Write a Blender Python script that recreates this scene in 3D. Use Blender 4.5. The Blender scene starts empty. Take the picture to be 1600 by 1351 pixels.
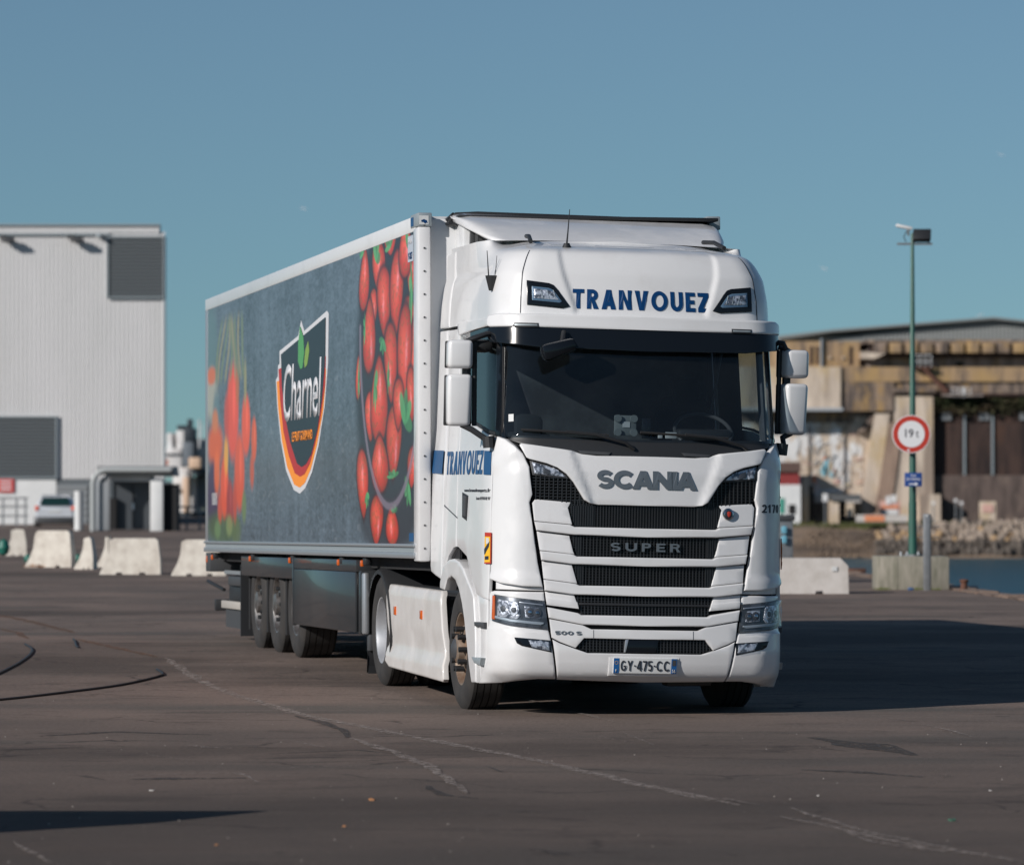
import bpy, bmesh, math, random
import numpy as np
from mathutils import Vector, Matrix
random.seed(7)
R = math.radians
scene = bpy.context.scene
COL = scene.collection

# ------------------------------------------------------------------ camera
F_PX, EYE = 6700.0, 1.8
cam_d = bpy.data.cameras.new('camera')
cam = bpy.data.objects.new('camera', cam_d); COL.objects.link(cam)
cam.location = (0, 0, EYE)
cam.rotation_euler = (R(90) + math.atan(84.5 / F_PX), 0, 0)
cam_d.sensor_width = 36.0
cam_d.lens = 36.0 * F_PX / 1600.0
cam_d.clip_start = 0.5
cam_d.clip_end = 9000
cam_d.dof.use_dof = True
cam_d.dof.focus_distance = 34.3
cam_d.dof.aperture_fstop = 3.1
scene.camera = cam

# ------------------------------------------------------------------ light
SUN_EL, SHADOW_AZ = 24.5, 40.0          # shadow runs towards +X turned by SHADOW_AZ
world = bpy.data.worlds.new('World'); scene.world = world
world.use_nodes = True
wn = world.node_tree.nodes; wl = world.node_tree.links
wn.clear()
sky = wn.new('ShaderNodeTexSky'); sky.sky_type = 'NISHITA'; sky.sun_disc = False
sky.sun_elevation = R(SUN_EL)
sdir = Vector((math.cos(R(SHADOW_AZ)) * math.cos(R(SUN_EL)), math.sin(R(SHADOW_AZ)) * math.cos(R(SUN_EL)), -math.sin(R(SUN_EL))))
# azimuth of the sun measured clockwise from +Y
sky.sun_rotation = math.atan2(-sdir.x, -sdir.y)
sky.air_density = 1.0; sky.dust_density = 0.0; sky.ozone_density = 3.5; sky.altitude = 10
tint = wn.new('ShaderNodeMixRGB'); tint.blend_type = 'MULTIPLY'; tint.inputs[0].default_value = 1
tint.inputs[2].default_value = (0.545, 0.955, 1.10, 1)
hs = wn.new('ShaderNodeHueSaturation'); hs.inputs['Saturation'].default_value = 0.80
bg = wn.new('ShaderNodeBackground'); bg.inputs[1].default_value = 0.055
wo = wn.new('ShaderNodeOutputWorld')
stc = wn.new('ShaderNodeTexCoord'); sadd = wn.new('ShaderNodeVectorMath'); sadd.operation = 'ADD'; sadd.inputs[1].default_value = (0, 0, .035)
snm = wn.new('ShaderNodeVectorMath'); snm.operation = 'NORMALIZE'
wl.new(stc.outputs['Generated'], sadd.inputs[0]); wl.new(sadd.outputs[0], snm.inputs[0]); wl.new(snm.outputs[0], sky.inputs[0])
wl.new(sky.outputs[0], tint.inputs[1]); wl.new(tint.outputs[0], hs.inputs['Color'])
wl.new(hs.outputs[0], bg.inputs[0]); wl.new(bg.outputs[0], wo.inputs[0])
sun_d = bpy.data.lights.new('sun', 'SUN'); sun_d.energy = 4.65; sun_d.angle = R(0.53)
sun_d.color = (1.0, 0.945, 0.89)
sun = bpy.data.objects.new('sun', sun_d); COL.objects.link(sun)
sun.rotation_euler = sdir.to_track_quat('-Z', 'Y').to_euler()
sun.location = (-20, 0, 30)
scene.view_settings.view_transform = 'Standard'
scene.view_settings.look = 'None'
scene.view_settings.exposure = 0
scene.view_settings.gamma = 1
scene.view_settings.use_curve_mapping = False
try:
    scene.cycles.max_bounces = 8; scene.cycles.transparent_max_bounces = 12
except Exception:
    pass

# ------------------------------------------------------------------ materials
MATS = {}
def mat(name, col, rough=0.6, metal=0.0, coat=0.0, spec=0.5, noise=None, col2=None, bump=None, stretch=(1, 1, 1), lo=0.35, hi=0.65, emis=None):
    m = bpy.data.materials.new(name); m.use_nodes = True
    nt = m.node_tree; n = nt.nodes; b = n['Principled BSDF']
    b.inputs['Base Color'].default_value = (*col, 1)
    b.inputs['Roughness'].default_value = rough
    b.inputs['Metallic'].default_value = metal
    b.inputs['Coat Weight'].default_value = coat
    b.inputs['Coat Roughness'].default_value = 0.06
    b.inputs['Specular IOR Level'].default_value = spec
    if noise or bump:
        tc = n.new('ShaderNodeTexCoord'); mp = n.new('ShaderNodeMapping')
        mp.inputs['Scale'].default_value = stretch
        nt.links.new(tc.outputs['Object'], mp.inputs[0])
    if noise:
        nz = n.new('ShaderNodeTexNoise'); nz.inputs['Scale'].default_value = noise; nz.inputs['Detail'].default_value = 7
        nz.inputs['Roughness'].default_value = 0.6
        rp = n.new('ShaderNodeMapRange'); rp.inputs[1].default_value = lo; rp.inputs[2].default_value = hi
        mx = n.new('ShaderNodeMixRGB'); mx.inputs[1].default_value = (*col, 1)
        mx.inputs[2].default_value = (*(col2 or tuple(c * .6 for c in col)), 1)
        nt.links.new(mp.outputs[0], nz.inputs[0]); nt.links.new(nz.outputs[0], rp.inputs[0])
        nt.links.new(rp.outputs[0], mx.inputs[0]); nt.links.new(mx.outputs[0], b.inputs['Base Color'])
    if bump:
        nb = n.new('ShaderNodeTexNoise'); nb.inputs['Scale'].default_value = bump[0]; nb.inputs['Detail'].default_value = 6
        bp = n.new('ShaderNodeBump'); bp.inputs['Strength'].default_value = bump[1]; bp.inputs['Distance'].default_value = bump[2]
        nt.links.new(mp.outputs[0], nb.inputs[0]); nt.links.new(nb.outputs[0], bp.inputs['Height'])
        nt.links.new(bp.outputs[0], b.inputs['Normal'])
    MATS[name] = m
    return m
def glass(name, tintc, rough=0.0, gloss=(1, 1, 1), ior=1.5):
    m = bpy.data.materials.new(name); m.use_nodes = True
    nt = m.node_tree; n = nt.nodes; n.clear()
    out = n.new('ShaderNodeOutputMaterial'); tr = n.new('ShaderNodeBsdfTransparent'); tr.inputs[0].default_value = (*tintc, 1)
    gl = n.new('ShaderNodeBsdfGlossy'); gl.inputs['Roughness'].default_value = rough; gl.inputs[0].default_value = (*gloss, 1)
    lw = n.new('ShaderNodeLayerWeight'); lw.inputs[0].default_value = .5; f0 = ((ior - 1) / (ior + 1)) ** 2
    pw = n.new('ShaderNodeMath'); pw.operation = 'POWER'; pw.inputs[1].default_value = 5
    ml = n.new('ShaderNodeMath'); ml.operation = 'MULTIPLY_ADD'; ml.inputs[1].default_value = 1 - f0; ml.inputs[2].default_value = f0
    mx = n.new('ShaderNodeMixShader')
    nt.links.new(lw.outputs['Facing'], pw.inputs[0]); nt.links.new(pw.outputs[0], ml.inputs[0])
    nt.links.new(ml.outputs[0], mx.inputs[0]); nt.links.new(tr.outputs[0], mx.inputs[1]); nt.links.new(gl.outputs[0], mx.inputs[2])
    nt.links.new(mx.outputs[0], out.inputs[0]); MATS[name] = m
    return m

WHITE = mat('white_paint', (.64, .64, .645), .28, coat=.6, noise=3.0, col2=(.60, .595, .595), lo=.52, hi=.75)
WHITE2 = mat('white_skirt_paint', (.58, .56, .545), .35, coat=.3, noise=2.5, col2=(.49, .465, .44), lo=.45, hi=.75)
BLACK = mat('black_plastic', (.018, .019, .021), .5, bump=(90, .15, .002))
BLACKM = mat('black_matte', (.010, .010, .011), .85)
GLOSSB = mat('black_gloss', (.006, .008, .011), .16, spec=.35)
GREYP = mat('grey_plastic', (.05, .052, .056), .5)
ANTH = mat('anthracite_paint', (.022, .027, .031), .25, coat=.35, noise=2, col2=(.032, .032, .034))
CHROME = mat('chrome', (.62, .64, .67), .12, metal=1, noise=14, col2=(.18, .19, .21))
ALU = mat('aluminium', (.52, .54, .56), .38, metal=.75)
ALUD = mat('aluminium_grey', (.30, .34, .36), .45, metal=.3)
SILVER = mat('silver_letter', (.16, .18, .20), .32, metal=.5)
TYRE = mat('tyre_rubber', (.022, .021, .021), .8, noise=6, col2=(.035, .032, .03), bump=(60, .3, .003))
RIMS = mat('rim_steel', (.30, .29, .28), .38, metal=.75, noise=9, col2=(.13, .11, .10))
RIMB = mat('rim_rusty_steel', (.30, .24, .19), .5, metal=.5, noise=9, col2=(.20, .12, .075))
BLUE = mat('blue_vinyl', (.001, .036, .125), .45, spec=.3)
BLUE2 = mat('blue_vinyl_light', (.018, .075, .18), .45, spec=.3)
ORANGE = mat('amber_lens', (.55, .10, .01), .2, coat=.5)
def road_film(m, amount=.5):
    """thin grime: fine vertical runs and specks over the paint"""
    nt = m.node_tree; n = nt.nodes; L = nt.links; b = n['Principled BSDF']
    src = b.inputs['Base Color'].links[0].from_socket
    tc = n.new('ShaderNodeTexCoord')
    def nz(scale, st, lo, hi, det=6):
        mp = n.new('ShaderNodeMapping'); mp.inputs['Scale'].default_value = st; L.new(tc.outputs['Object'], mp.inputs[0])
        z = n.new('ShaderNodeTexNoise'); z.inputs['Scale'].default_value = scale; z.inputs['Detail'].default_value = det; z.inputs['Roughness'].default_value = .7; L.new(mp.outputs[0], z.inputs[0])
        r = n.new('ShaderNodeMapRange'); r.inputs[1].default_value = lo; r.inputs[2].default_value = hi; L.new(z.outputs[0], r.inputs[0]); return r.outputs[0]
    a = nz(9, (1, 1, .12), .56, .74); s_ = nz(70, (1, 1, 1), .71, .76, 2); c = nz(2.2, (1, 1, 1), .48, .66)
    m1 = n.new('ShaderNodeMath'); m1.operation = 'MULTIPLY'; L.new(a, m1.inputs[0]); L.new(c, m1.inputs[1])
    m2 = n.new('ShaderNodeMath'); m2.operation = 'MAXIMUM'; L.new(m1.outputs[0], m2.inputs[0]); L.new(s_, m2.inputs[1])
    m3 = n.new('ShaderNodeMath'); m3.operation = 'MULTIPLY'; L.new(m2.outputs[0], m3.inputs[0]); m3.inputs[1].default_value = amount
    x = n.new('ShaderNodeMixRGB'); x.inputs[2].default_value = (.30, .25, .21, 1); L.new(m3.outputs[0], x.inputs[0]); L.new(src, x.inputs[1]); L.new(x.outputs[0], b.inputs['Base Color'])
    rr = n.new('ShaderNodeMapRange'); rr.inputs[3].default_value = b.inputs['Roughness'].default_value; rr.inputs[4].default_value = .6
    L.new(c, rr.inputs[0]); L.new(rr.outputs[0], b.inputs['Roughness'])
road_film(WHITE, .16); road_film(WHITE2, .55)
LENS = glass('lamp_lens', (.97, .98, 1.0), .02, ior=1.3)
HLB = mat('lamp_interior', (.09, .10, .11), .35, metal=.4, noise=12, col2=(.05, .055, .06), lo=.45, hi=.55)
REFL = mat('lamp_reflector', (.60, .62, .65), .30, metal=.45, noise=22, col2=(.12, .13, .15), lo=.46, hi=.56, bump=(30, 1.0, .01))  # colour mottled light and dark to imitate sparkle
LAMPBLUE = mat('lamp_frame_blue', (.10, .17, .25), .3, metal=.2)
WIND = glass('windshield_glass', (.60, .66, .69), .012, ior=1.5)
SIDEG = glass('side_glass', (.56, .64, .64), .01, ior=1.45)
SEAT = mat('seat_fabric', (.010, .012, .015), .9)
INTER = mat('cab_lining', (.09, .10, .11), .85, noise=2, col2=(.03, .03, .035))
PLATE = mat('plate_white', (.55, .56, .56), .35)
PLBLUE = mat('plate_blue', (.01, .10, .30), .4)
INK = mat('ink_dark', (.02, .025, .035), .5)
YEL = mat('sticker_yellow', (.75, .42, .02), .4)
RED = mat('sign_red', (.42, .035, .02), .45)
STEEL = mat('galvanised_steel', (.26, .27, .28), .5, metal=.5, noise=6, col2=(.19, .2, .21))
CONC = mat('barrier_concrete', (.70, .655, .58), .9, noise=4, col2=(.52, .47, .41), bump=(20, .3, .01))
CONCW = mat('pale_barrier_concrete', (.52, .49, .465), .9, noise=4, col2=(.43, .40, .37), bump=(20, .3, .01))
CONCG = mat('block_concrete', (.30, .275, .23), .95, noise=3, col2=(.17, .165, .125), bump=(20, .4, .01), stretch=(3, 3, .7))
GREENP = mat('green_paint', (.022, .10, .075), .45, noise=5, col2=(.03, .085, .065))
RUST = mat('rust', (.13, .055, .035), .9, noise=5, col2=(.07, .035, .025))

# ------------------------------------------------------------------ helpers
def link(o, parent=None):
    COL.objects.link(o)
    if parent is not None: o.parent = parent
    return o
def tag(o, label=None, cat=None, group=None, kind=None):
    if label: o['label'] = label
    if cat: o['category'] = cat
    if group: o['group'] = group
    if kind: o['kind'] = kind
    return o
def empty(name, loc=(0, 0, 0), rot=(0, 0, 0), parent=None):
    o = bpy.data.objects.new(name, None); o.location = loc; o.rotation_euler = rot
    o.empty_display_size = .3
    return link(o, parent)
def finish(name, bm, m, parent=None, smooth=True, ang=32, recalc=True):
    if recalc: bmesh.ops.recalc_face_normals(bm, faces=bm.faces)
    me = bpy.data.meshes.new(name); bm.to_mesh(me); bm.free()
    ms = m if isinstance(m, (list, tuple)) else [m]
    for x in ms: me.materials.append(x)
    if smooth:
        me.shade_smooth()
        me.set_sharp_from_angle(angle=R(ang))
    return link(bpy.data.objects.new(name, me), parent)
def copy_tree(o, parent=None):
    c = o.copy(); COL.objects.link(c); c.parent = parent
    for ch in list(o.children): copy_tree(ch, c)
    return c
def bm_box(bm, x0, x1, y0, y1, z0, z1, bev=0, M=None):
    vs = [bm.verts.new(p) for p in ((x0, y0, z0), (x1, y0, z0), (x1, y1, z0), (x0, y1, z0), (x0, y0, z1), (x1, y0, z1), (x1, y1, z1), (x0, y1, z1))]
    fs = [bm.faces.new([vs[i] for i in f]) for f in ((3, 2, 1, 0), (4, 5, 6, 7), (0, 1, 5, 4), (1, 2, 6, 5), (2, 3, 7, 6), (3, 0, 4, 7))]
    if bev:
        es = list({e for f in fs for e in f.edges})
        r = bmesh.ops.bevel(bm, geom=es, offset=bev, segments=2, profile=.5, affect='EDGES', clamp_overlap=True)
    if M is not None:
        vv = {v for v in bm.verts if v.is_valid and not v.tag}
        for v in vv: v.co = M @ v.co
    for v in bm.verts: v.tag = True
def box(name, x0, x1, y0, y1, z0, z1, m, parent=None, bev=0):
    bm = bmesh.new(); bm_box(bm, min(x0, x1), max(x0, x1), min(y0, y1), max(y0, y1), min(z0, z1), max(z0, z1), bev)
    return finish(name, bm, m, parent)
def bm_tube(bm, pts, r, n=10, cap=True, r2=None):
    pts = [Vector(p) for p in pts]; rings = []
    for i, p in enumerate(pts):
        d = (pts[min(i + 1, len(pts) - 1)] - pts[max(i - 1, 0)]).normalized()
        a = d.orthogonal().normalized() if i == 0 else (rings[-1][1] - d * rings[-1][1].dot(d)).normalized()
        b = d.cross(a); rr = r if r2 is None else r + (r2 - r) * i / (len(pts) - 1)
        rings.append(([bm.verts.new(p + a * rr * math.cos(2 * math.pi * k / n) + b * rr * math.sin(2 * math.pi * k / n)) for k in range(n)], a))
    for i in range(len(rings) - 1):
        A, B = rings[i][0], rings[i + 1][0]
        for k in range(n): bm.faces.new((A[k], A[(k + 1) % n], B[(k + 1) % n], B[k]))
    if cap:
        bm.faces.new(rings[0][0][::-1]); bm.faces.new(rings[-1][0])
    for v in bm.verts: v.tag = True
def tube(name, pts, r, m, parent=None, n=10, r2=None):
    bm = bmesh.new(); bm_tube(bm, pts, r, n, r2=r2); return finish(name, bm, m, parent)
def lathe(name, prof, m, parent=None, n=48, axis='x', closed=False):
    """profile of (a, r): a along the axis, r the radius"""
    bm = bmesh.new(); rings = []
    for a, r in prof:
        ring = []
        for k in range(n):
            t = 2 * math.pi * k / n
            c = (a, r * math.cos(t), r * math.sin(t)) if axis == 'x' else (r * math.cos(t), r * math.sin(t), a)
            ring.append(bm.verts.new(c))
        rings.append(ring)
    for i in range(len(rings) - (0 if closed else 1)):
        A, B = rings[i], rings[(i + 1) % len(rings)]
        for k in range(n): bm.faces.new((A[k], A[(k + 1) % n], B[(k + 1) % n], B[k]))
    if not closed:
        for ring, r_ in ((rings[0], prof[0][1]), (rings[-1], prof[-1][1])):
            if axis == 'z' or r_ < .03: bm.faces.new(ring)
    return finish(name, bm, m, parent, ang=28)

def slab(name, poly, m, T, thick=.03, w=0.0, bev=.006, wf=None, step=.07, zstep=.12, parent=None, ang=30, seg=2):
    """a panel cut from polygon poly in flat (a,b) coordinates, with a bevelled rim, laid on a surface by T(a,b,w)"""
    bm = bmesh.new()
    vs = [bm.verts.new((a, b, 0)) for a, b in poly]
    f = bm.faces.new(vs)
    if thick > 0:
        r = bmesh.ops.extrude_face_region(bm, geom=[f])
        nv = [g for g in r['geom'] if isinstance(g, bmesh.types.BMVert)]
        for v in nv: v.co.z = -thick
        top = [e for e in bm.edges if all(abs(v.co.z) < 1e-9 for v in e.verts)]
        if not f.is_valid:
            pass
        if bev > 0:
            bmesh.ops.bevel(bm, geom=top, offset=bev, segments=seg, profile=.5, affect='EDGES', clamp_overlap=True)
    bmesh.ops.triangulate(bm, faces=[f for f in bm.faces if len(f.verts) > 4], ngon_method='EAR_CLIP')
    a0 = min(p[0] for p in poly); a1 = max(p[0] for p in poly); b0 = min(p[1] for p in poly); b1 = max(p[1] for p in poly)
    if step:
        k = math.ceil(a0 / step)
        while k * step < a1:
            bmesh.ops.bisect_plane(bm, geom=bm.verts[:] + bm.edges[:] + bm.faces[:], plane_co=(k * step, 0, 0), plane_no=(1, 0, 0), dist=1e-5); k += 1
    if zstep:
        k = math.ceil(b0 / zstep)
        while k * zstep < b1:
            bmesh.ops.bisect_plane(bm, geom=bm.verts[:] + bm.edges[:] + bm.faces[:], plane_co=(0, k * zstep, 0), plane_no=(0, 1, 0), dist=1e-5); k += 1
    bmesh.ops.recalc_face_normals(bm, faces=bm.faces)
    for v in bm.verts:
        a, b, c = v.co
        v.co = T(a, b, w + c + (wf(a, b) if wf else 0))
    return finish(name, bm, m, parent, ang=ang)

FONT = bpy.data.fonts.get('Bfont')
def text(name, s, box4, m, T, w=.004, thick=.003, bold=.0, shear=0.0, parent=None, step=.08, spacing=1.0):
    """lettering cut as real raised shapes and fitted to the rectangle box4 = (a0,a1,b0,b1)"""
    cu = bpy.data.curves.new(name, 'FONT'); cu.body = s; cu.size = 1; cu.offset = bold; cu.shear = shear
    cu.space_character = spacing; cu.resolution_u = 4; cu.fill_mode = 'FRONT'
    o = bpy.data.objects.new(name, cu); COL.objects.link(o)
    dg = bpy.context.evaluated_depsgraph_get(); dg.update()
    me = bpy.data.meshes.new_from_object(o.evaluated_get(dg))
    bpy.data.objects.remove(o)
    bm = bmesh.new(); bm.from_mesh(me); bpy.data.meshes.remove(me)
    xs = [v.co.x for v in bm.verts]; ys = [v.co.y for v in bm.verts]
    x0, x1, y0, y1 = min(xs), max(xs), min(ys), max(ys); a0, a1, b0, b1 = box4
    for v in bm.verts:
        v.co.x = a0 + (v.co.x - x0) / (x1 - x0) * (a1 - a0); v.co.y = b0 + (v.co.y - y0) / (y1 - y0) * (b1 - b0); v.co.z = 0
    bmesh.ops.remove_doubles(bm, verts=bm.verts, dist=1e-6)
    if thick:
        r = bmesh.ops.extrude_face_region(bm, geom=bm.faces[:])
        for g in r['geom']:
            if isinstance(g, bmesh.types.BMVert): g.co.z = -thick
    if step:
        k = math.ceil(a0 / step)
        while k * step < a1:
            bmesh.ops.bisect_plane(bm, geom=bm.verts[:] + bm.edges[:] + bm.faces[:], plane_co=(k * step, 0, 0), plane_no=(1, 0, 0), dist=1e-6); k += 1
    bmesh.ops.recalc_face_normals(bm, faces=bm.faces)
    for v in bm.verts:
        a, b, c = v.co; v.co = T(a, b, w + c)
    return finish(name, bm, m, parent, smooth=False)

# ---- bold sans-serif capitals drawn as outlines (unit height)
def _stroke(path, t):
    L, Rr = [], []
    n = len(path)
    for i, (x, y) in enumerate(path):
        a = path[max(i - 1, 0)]; b = path[min(i + 1, n - 1)]
        dx, dy = b[0] - a[0], b[1] - a[1]; l = math.hypot(dx, dy); nx, ny = -dy / l * t / 2, dx / l * t / 2
        L.append((x + nx, y + ny)); Rr.append((x - nx, y - ny))
    return L + Rr[::-1]
def _arc(cx, cy, rx, ry, a0, a1, n=18): return [(cx + rx * math.cos(R(a0 + (a1 - a0) * i / n)), cy + ry * math.sin(R(a0 + (a1 - a0) * i / n))) for i in range(n + 1)]
def glyph(c, W, t):
    h = t * .92     # horizontal strokes are a little thinner
    if c == 'T': return [[(0, 1), (W, 1), (W, 1 - h), ((W + t) / 2, 1 - h), ((W + t) / 2, 0), ((W - t) / 2, 0), ((W - t) / 2, 1 - h), (0, 1 - h)]]
    if c == 'I': return [[(0, 0), (t, 0), (t, 1), (0, 1)]]
    if c == 'E': return [[(0, 0), (W, 0), (W, h), (t, h), (t, .5 - h / 2), (W * .9, .5 - h / 2), (W * .9, .5 + h / 2), (t, .5 + h / 2), (t, 1 - h), (W, 1 - h), (W, 1), (0, 1)]]
    if c == 'Z': return [[(0, 1), (W, 1), (W, 1 - h), (t * 1.35, h), (W, h), (W, 0), (0, 0), (0, h), (W - t * 1.35, 1 - h), (0, 1 - h)]]
    if c == 'N': return [[(0, 0), (0, 1), (t * 1.1, 1), (W - t, t * 1.75), (W - t, 1), (W, 1), (W, 0), (W - t * 1.1, 0), (t, 1 - t * 1.75), (t, 0)]]
    if c == 'V': return [[(0, 1), (t * 1.18, 1), (W / 2, t * 1.45), (W - t * 1.18, 1), (W, 1), (W / 2 + t * .6, 0), (W / 2 - t * .6, 0)]]
    if c == 'A':
        m = W / 2 - t * .6; q = t * 1.18; f = lambda y: q + m * y
        y1, y2 = .17, .17 + h; ya = (W / 2 - q) / m * 1.0; ya = min(ya, 1 - t * .35)
        return [[(0, 0), (m, 1), (W - m, 1), (W, 0), (W - q, 0), (W - f(y1), y1), (f(y1), y1), (q, 0)], [(f(y2), y2), (W - f(y2), y2), (W / 2, max(ya, y2 + .1))]]
    if c == 'U': return [_stroke([(t / 2, 1), (t / 2, .7)] + _arc(W / 2, .40, W / 2 - t / 2, .40 - t / 2, 180, 360) + [(W - t / 2, .7), (W - t / 2, 1)], t)]
    if c == 'O': return [_arc(W / 2, .5, W / 2, .515, 0, 360, 36)[:-1], _arc(W / 2, .5, W / 2 - t, .515 - h, 360, 0, 36)[:-1]]
    if c == 'C': return [_stroke(_arc(W / 2, .5, W / 2 - t / 2, .5 - h / 2, 42, 318, 26), t)]
    if c == 'S':
        ry = (.5 - h / 2) / 2 + .004
        return [_stroke(_arc(W / 2, .5 + ry, W / 2 - t / 2, ry, 28, 270, 20) + _arc(W / 2, .5 - ry, W / 2 - t / 2, ry, 90, -152, 20)[1:], t * .92)]
    if c == 'P' or c == 'R':
        a = W * .92 - .29; r = .29
        top = [(0, 0), (0, 1), (a, 1)] + _arc(a, 1 - r, r * 1.0, r, 90, -90, 12)
        tail = [(t, 1 - 2 * r), (t, 0)] if c == 'P' else [(W, 0), (W - t * 1.2, 0), (a - t * .25, 1 - 2 * r), (t, 1 - 2 * r), (t, 0)]
        if c == 'R': top[-1] = (a + t * .55, 1 - 2 * r + .03)
        ri = r - h
        return [top + tail, [(t, 1 - h)] + [(t, 1 - 2 * r + h)] + [(a, 1 - 2 * r + h)] + _arc(a, 1 - r, ri, ri, -90, 90, 8)[1:]]
    if c == 'G': return [_stroke(_arc(W / 2, .5, W / 2 - t / 2, .5 - h / 2, 50, 340, 26) + [(W - t / 2, .47)], t), [(W * .52, .52), (W, .52), (W, .52 - h), (W * .52, .52 - h)]]
    if c == 'Y': return [[(0, 1), (t * 1.15, 1), (W / 2, .62), (W - t * 1.15, 1), (W, 1), ((W + t) / 2, .42), ((W + t) / 2, 0), ((W - t) / 2, 0), ((W - t) / 2, .42)]]
    if c == '-': return [[(W * .2, .43), (W * .8, .43), (W * .8, .43 + h), (W * .2, .43 + h)]]
    if c == '4': return [[(W * .62, 0), (W * .62 + t, 0), (W * .62 + t, .2), (W, .2), (W, .2 + h), (W * .62 + t, .2 + h), (W * .62 + t, 1), (W * .48, 1), (0, .2 + h), (0, .2), (W * .62, .2)], [(t * 1.1, .2 + h), (W * .62, .2 + h), (W * .62, .78)]]
    if c == '7': return [[(0, 1), (W, 1), (W, 1 - h), (W * .28 + t, 0), (W * .28 - t * .1, 0), (W - t * 1.2, 1 - h), (0, 1 - h)]]
    if c == '1': return [[(W * .35, 0), (W * .35 + t, 0), (W * .35 + t, 1), (W * .35 + t * .2, 1), (0, .80), (0, .80 - h * 1.2), (W * .35, .83)]]
    if c == '5': return [_stroke(_arc(W / 2, .33, W / 2 - t / 2, .33 - h / 2, 215, 500, 20), t), [(t * .1, .50), (t * 1.0, .47), (t * 1.15, 1 - h), (W * .93, 1 - h), (W * .93, 1), (t * .35, 1)]]
    if c == '2': return [_stroke(_arc(W / 2, .71, W / 2 - t / 2, .29 - h / 2, 170, -20, 14) + [(W * .75, .5), (t * .75, .12)], t), [(0, 0), (W, 0), (W, h), (0, h)]]
    if c == '0': return glyph('O', W, t)
    return []
def raised_letters(name, s, box4, m, T, w, thick, t, parent, stretch, gap, step=.06):
    """free-standing letters: each one an object under the word"""
    e = empty(name, (0, 0, 0), parent=parent); ws = [t if c == 'I' else WID[c] * stretch for c in s]
    kern = {'CA': -.17, 'IA': -.12, 'AN': -.07, 'SC': -.01} if s == 'SCANIA' else {}
    gp_ = [gap + kern.get(a + b, 0) for a, b in zip(s, s[1:])] + [0]; tot = sum(ws) + sum(gp_)
    a0, a1, b0, b1 = box4; x = 0
    for c, W, gg in zip(s, ws, gp_):
        p0, p1 = a0 + x / tot * (a1 - a0), a0 + (x + W) / tot * (a1 - a0)
        lettering('letter', c, (p0, p1, b0, b1), m, T, w, thick, t, e, stretch, gap, step); x += W + gg
    return e
WID = {'T': .62, 'R': .64, 'A': .78, 'N': .72, 'V': .76, 'O': .92, 'U': .70, 'E': .54, 'Z': .62, 'S': .60, 'C': .80, 'I': .0, 'P': .60, '-': .3, '1': .4, 'G': .72, 'Y': .68, '4': .6, '7': .54, '5': .56, '2': .56, '0': .60}
def lettering(name, s, box4, m, T, w, thick, t, parent, stretch=1.0, gap=.14, step=.06, wf=None):
    """bold capitals as raised shapes in the rectangle (a0,a1,b0,b1) of a surface"""
    cu = bpy.data.curves.new(name, 'CURVE'); cu.dimensions = '2D'; cu.fill_mode = 'BOTH'
    x = 0
    for c in s:
        if c == ' ': x += .3; continue
        W = t if c == 'I' else WID[c] * stretch
        for loop in glyph(c, W, t):
            sp = cu.splines.new('POLY'); sp.points.add(len(loop) - 1); sp.use_cyclic_u = True
            for p, q in zip(sp.points, loop): p.co = (x + q[0], q[1], 0, 1)
        x += W + gap
    o = bpy.data.objects.new(name, cu); COL.objects.link(o)
    dg = bpy.context.evaluated_depsgraph_get(); dg.update()
    me = bpy.data.meshes.new_from_object(o.evaluated_get(dg)); bpy.data.objects.remove(o)
    bm = bmesh.new(); bm.from_mesh(me); bpy.data.meshes.remove(me)
    tot = x - gap; a0, a1, b0, b1 = box4
    for v in bm.verts: v.co = (a0 + v.co.x / tot * (a1 - a0), b0 + v.co.y * (b1 - b0), 0)
    bmesh.ops.remove_doubles(bm, verts=bm.verts, dist=1e-6)
    r = bmesh.ops.extrude_face_region(bm, geom=bm.faces[:])
    for g in r['geom']:
        if isinstance(g, bmesh.types.BMVert): g.co.z = -thick
    if step:
        k = math.ceil(a0 / step)
        while k * step < a1:
            bmesh.ops.bisect_plane(bm, geom=bm.verts[:] + bm.edges[:] + bm.faces[:], plane_co=(k * step, 0, 0), plane_no=(1, 0, 0), dist=1e-6); k += 1
    bmesh.ops.recalc_face_normals(bm, faces=bm.faces)
    for v in bm.verts:
        a, b, c = v.co; v.co = T(a, b, w + c)
    return finish(name, bm, m, parent, smooth=False)

def sm(x, a, b):
    t = min(1, max(0, (x - a) / (b - a))); return t * t * (3 - 2 * t)

# place from photo bearing: px,py in the photograph's pixels at distance d gives the real X,Z
def PX(px, d): return (px - 800) / F_PX * d
def PZ(py, d): return EYE + (760 - py) / F_PX * d

# ================================================================== SETTING
def gh(y): return .09 * sm(y, 36, 44)
def edge_x(y):
    if y <= 86: return 7.95 - (y - 66.6) * .059
    return -3.0
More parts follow.
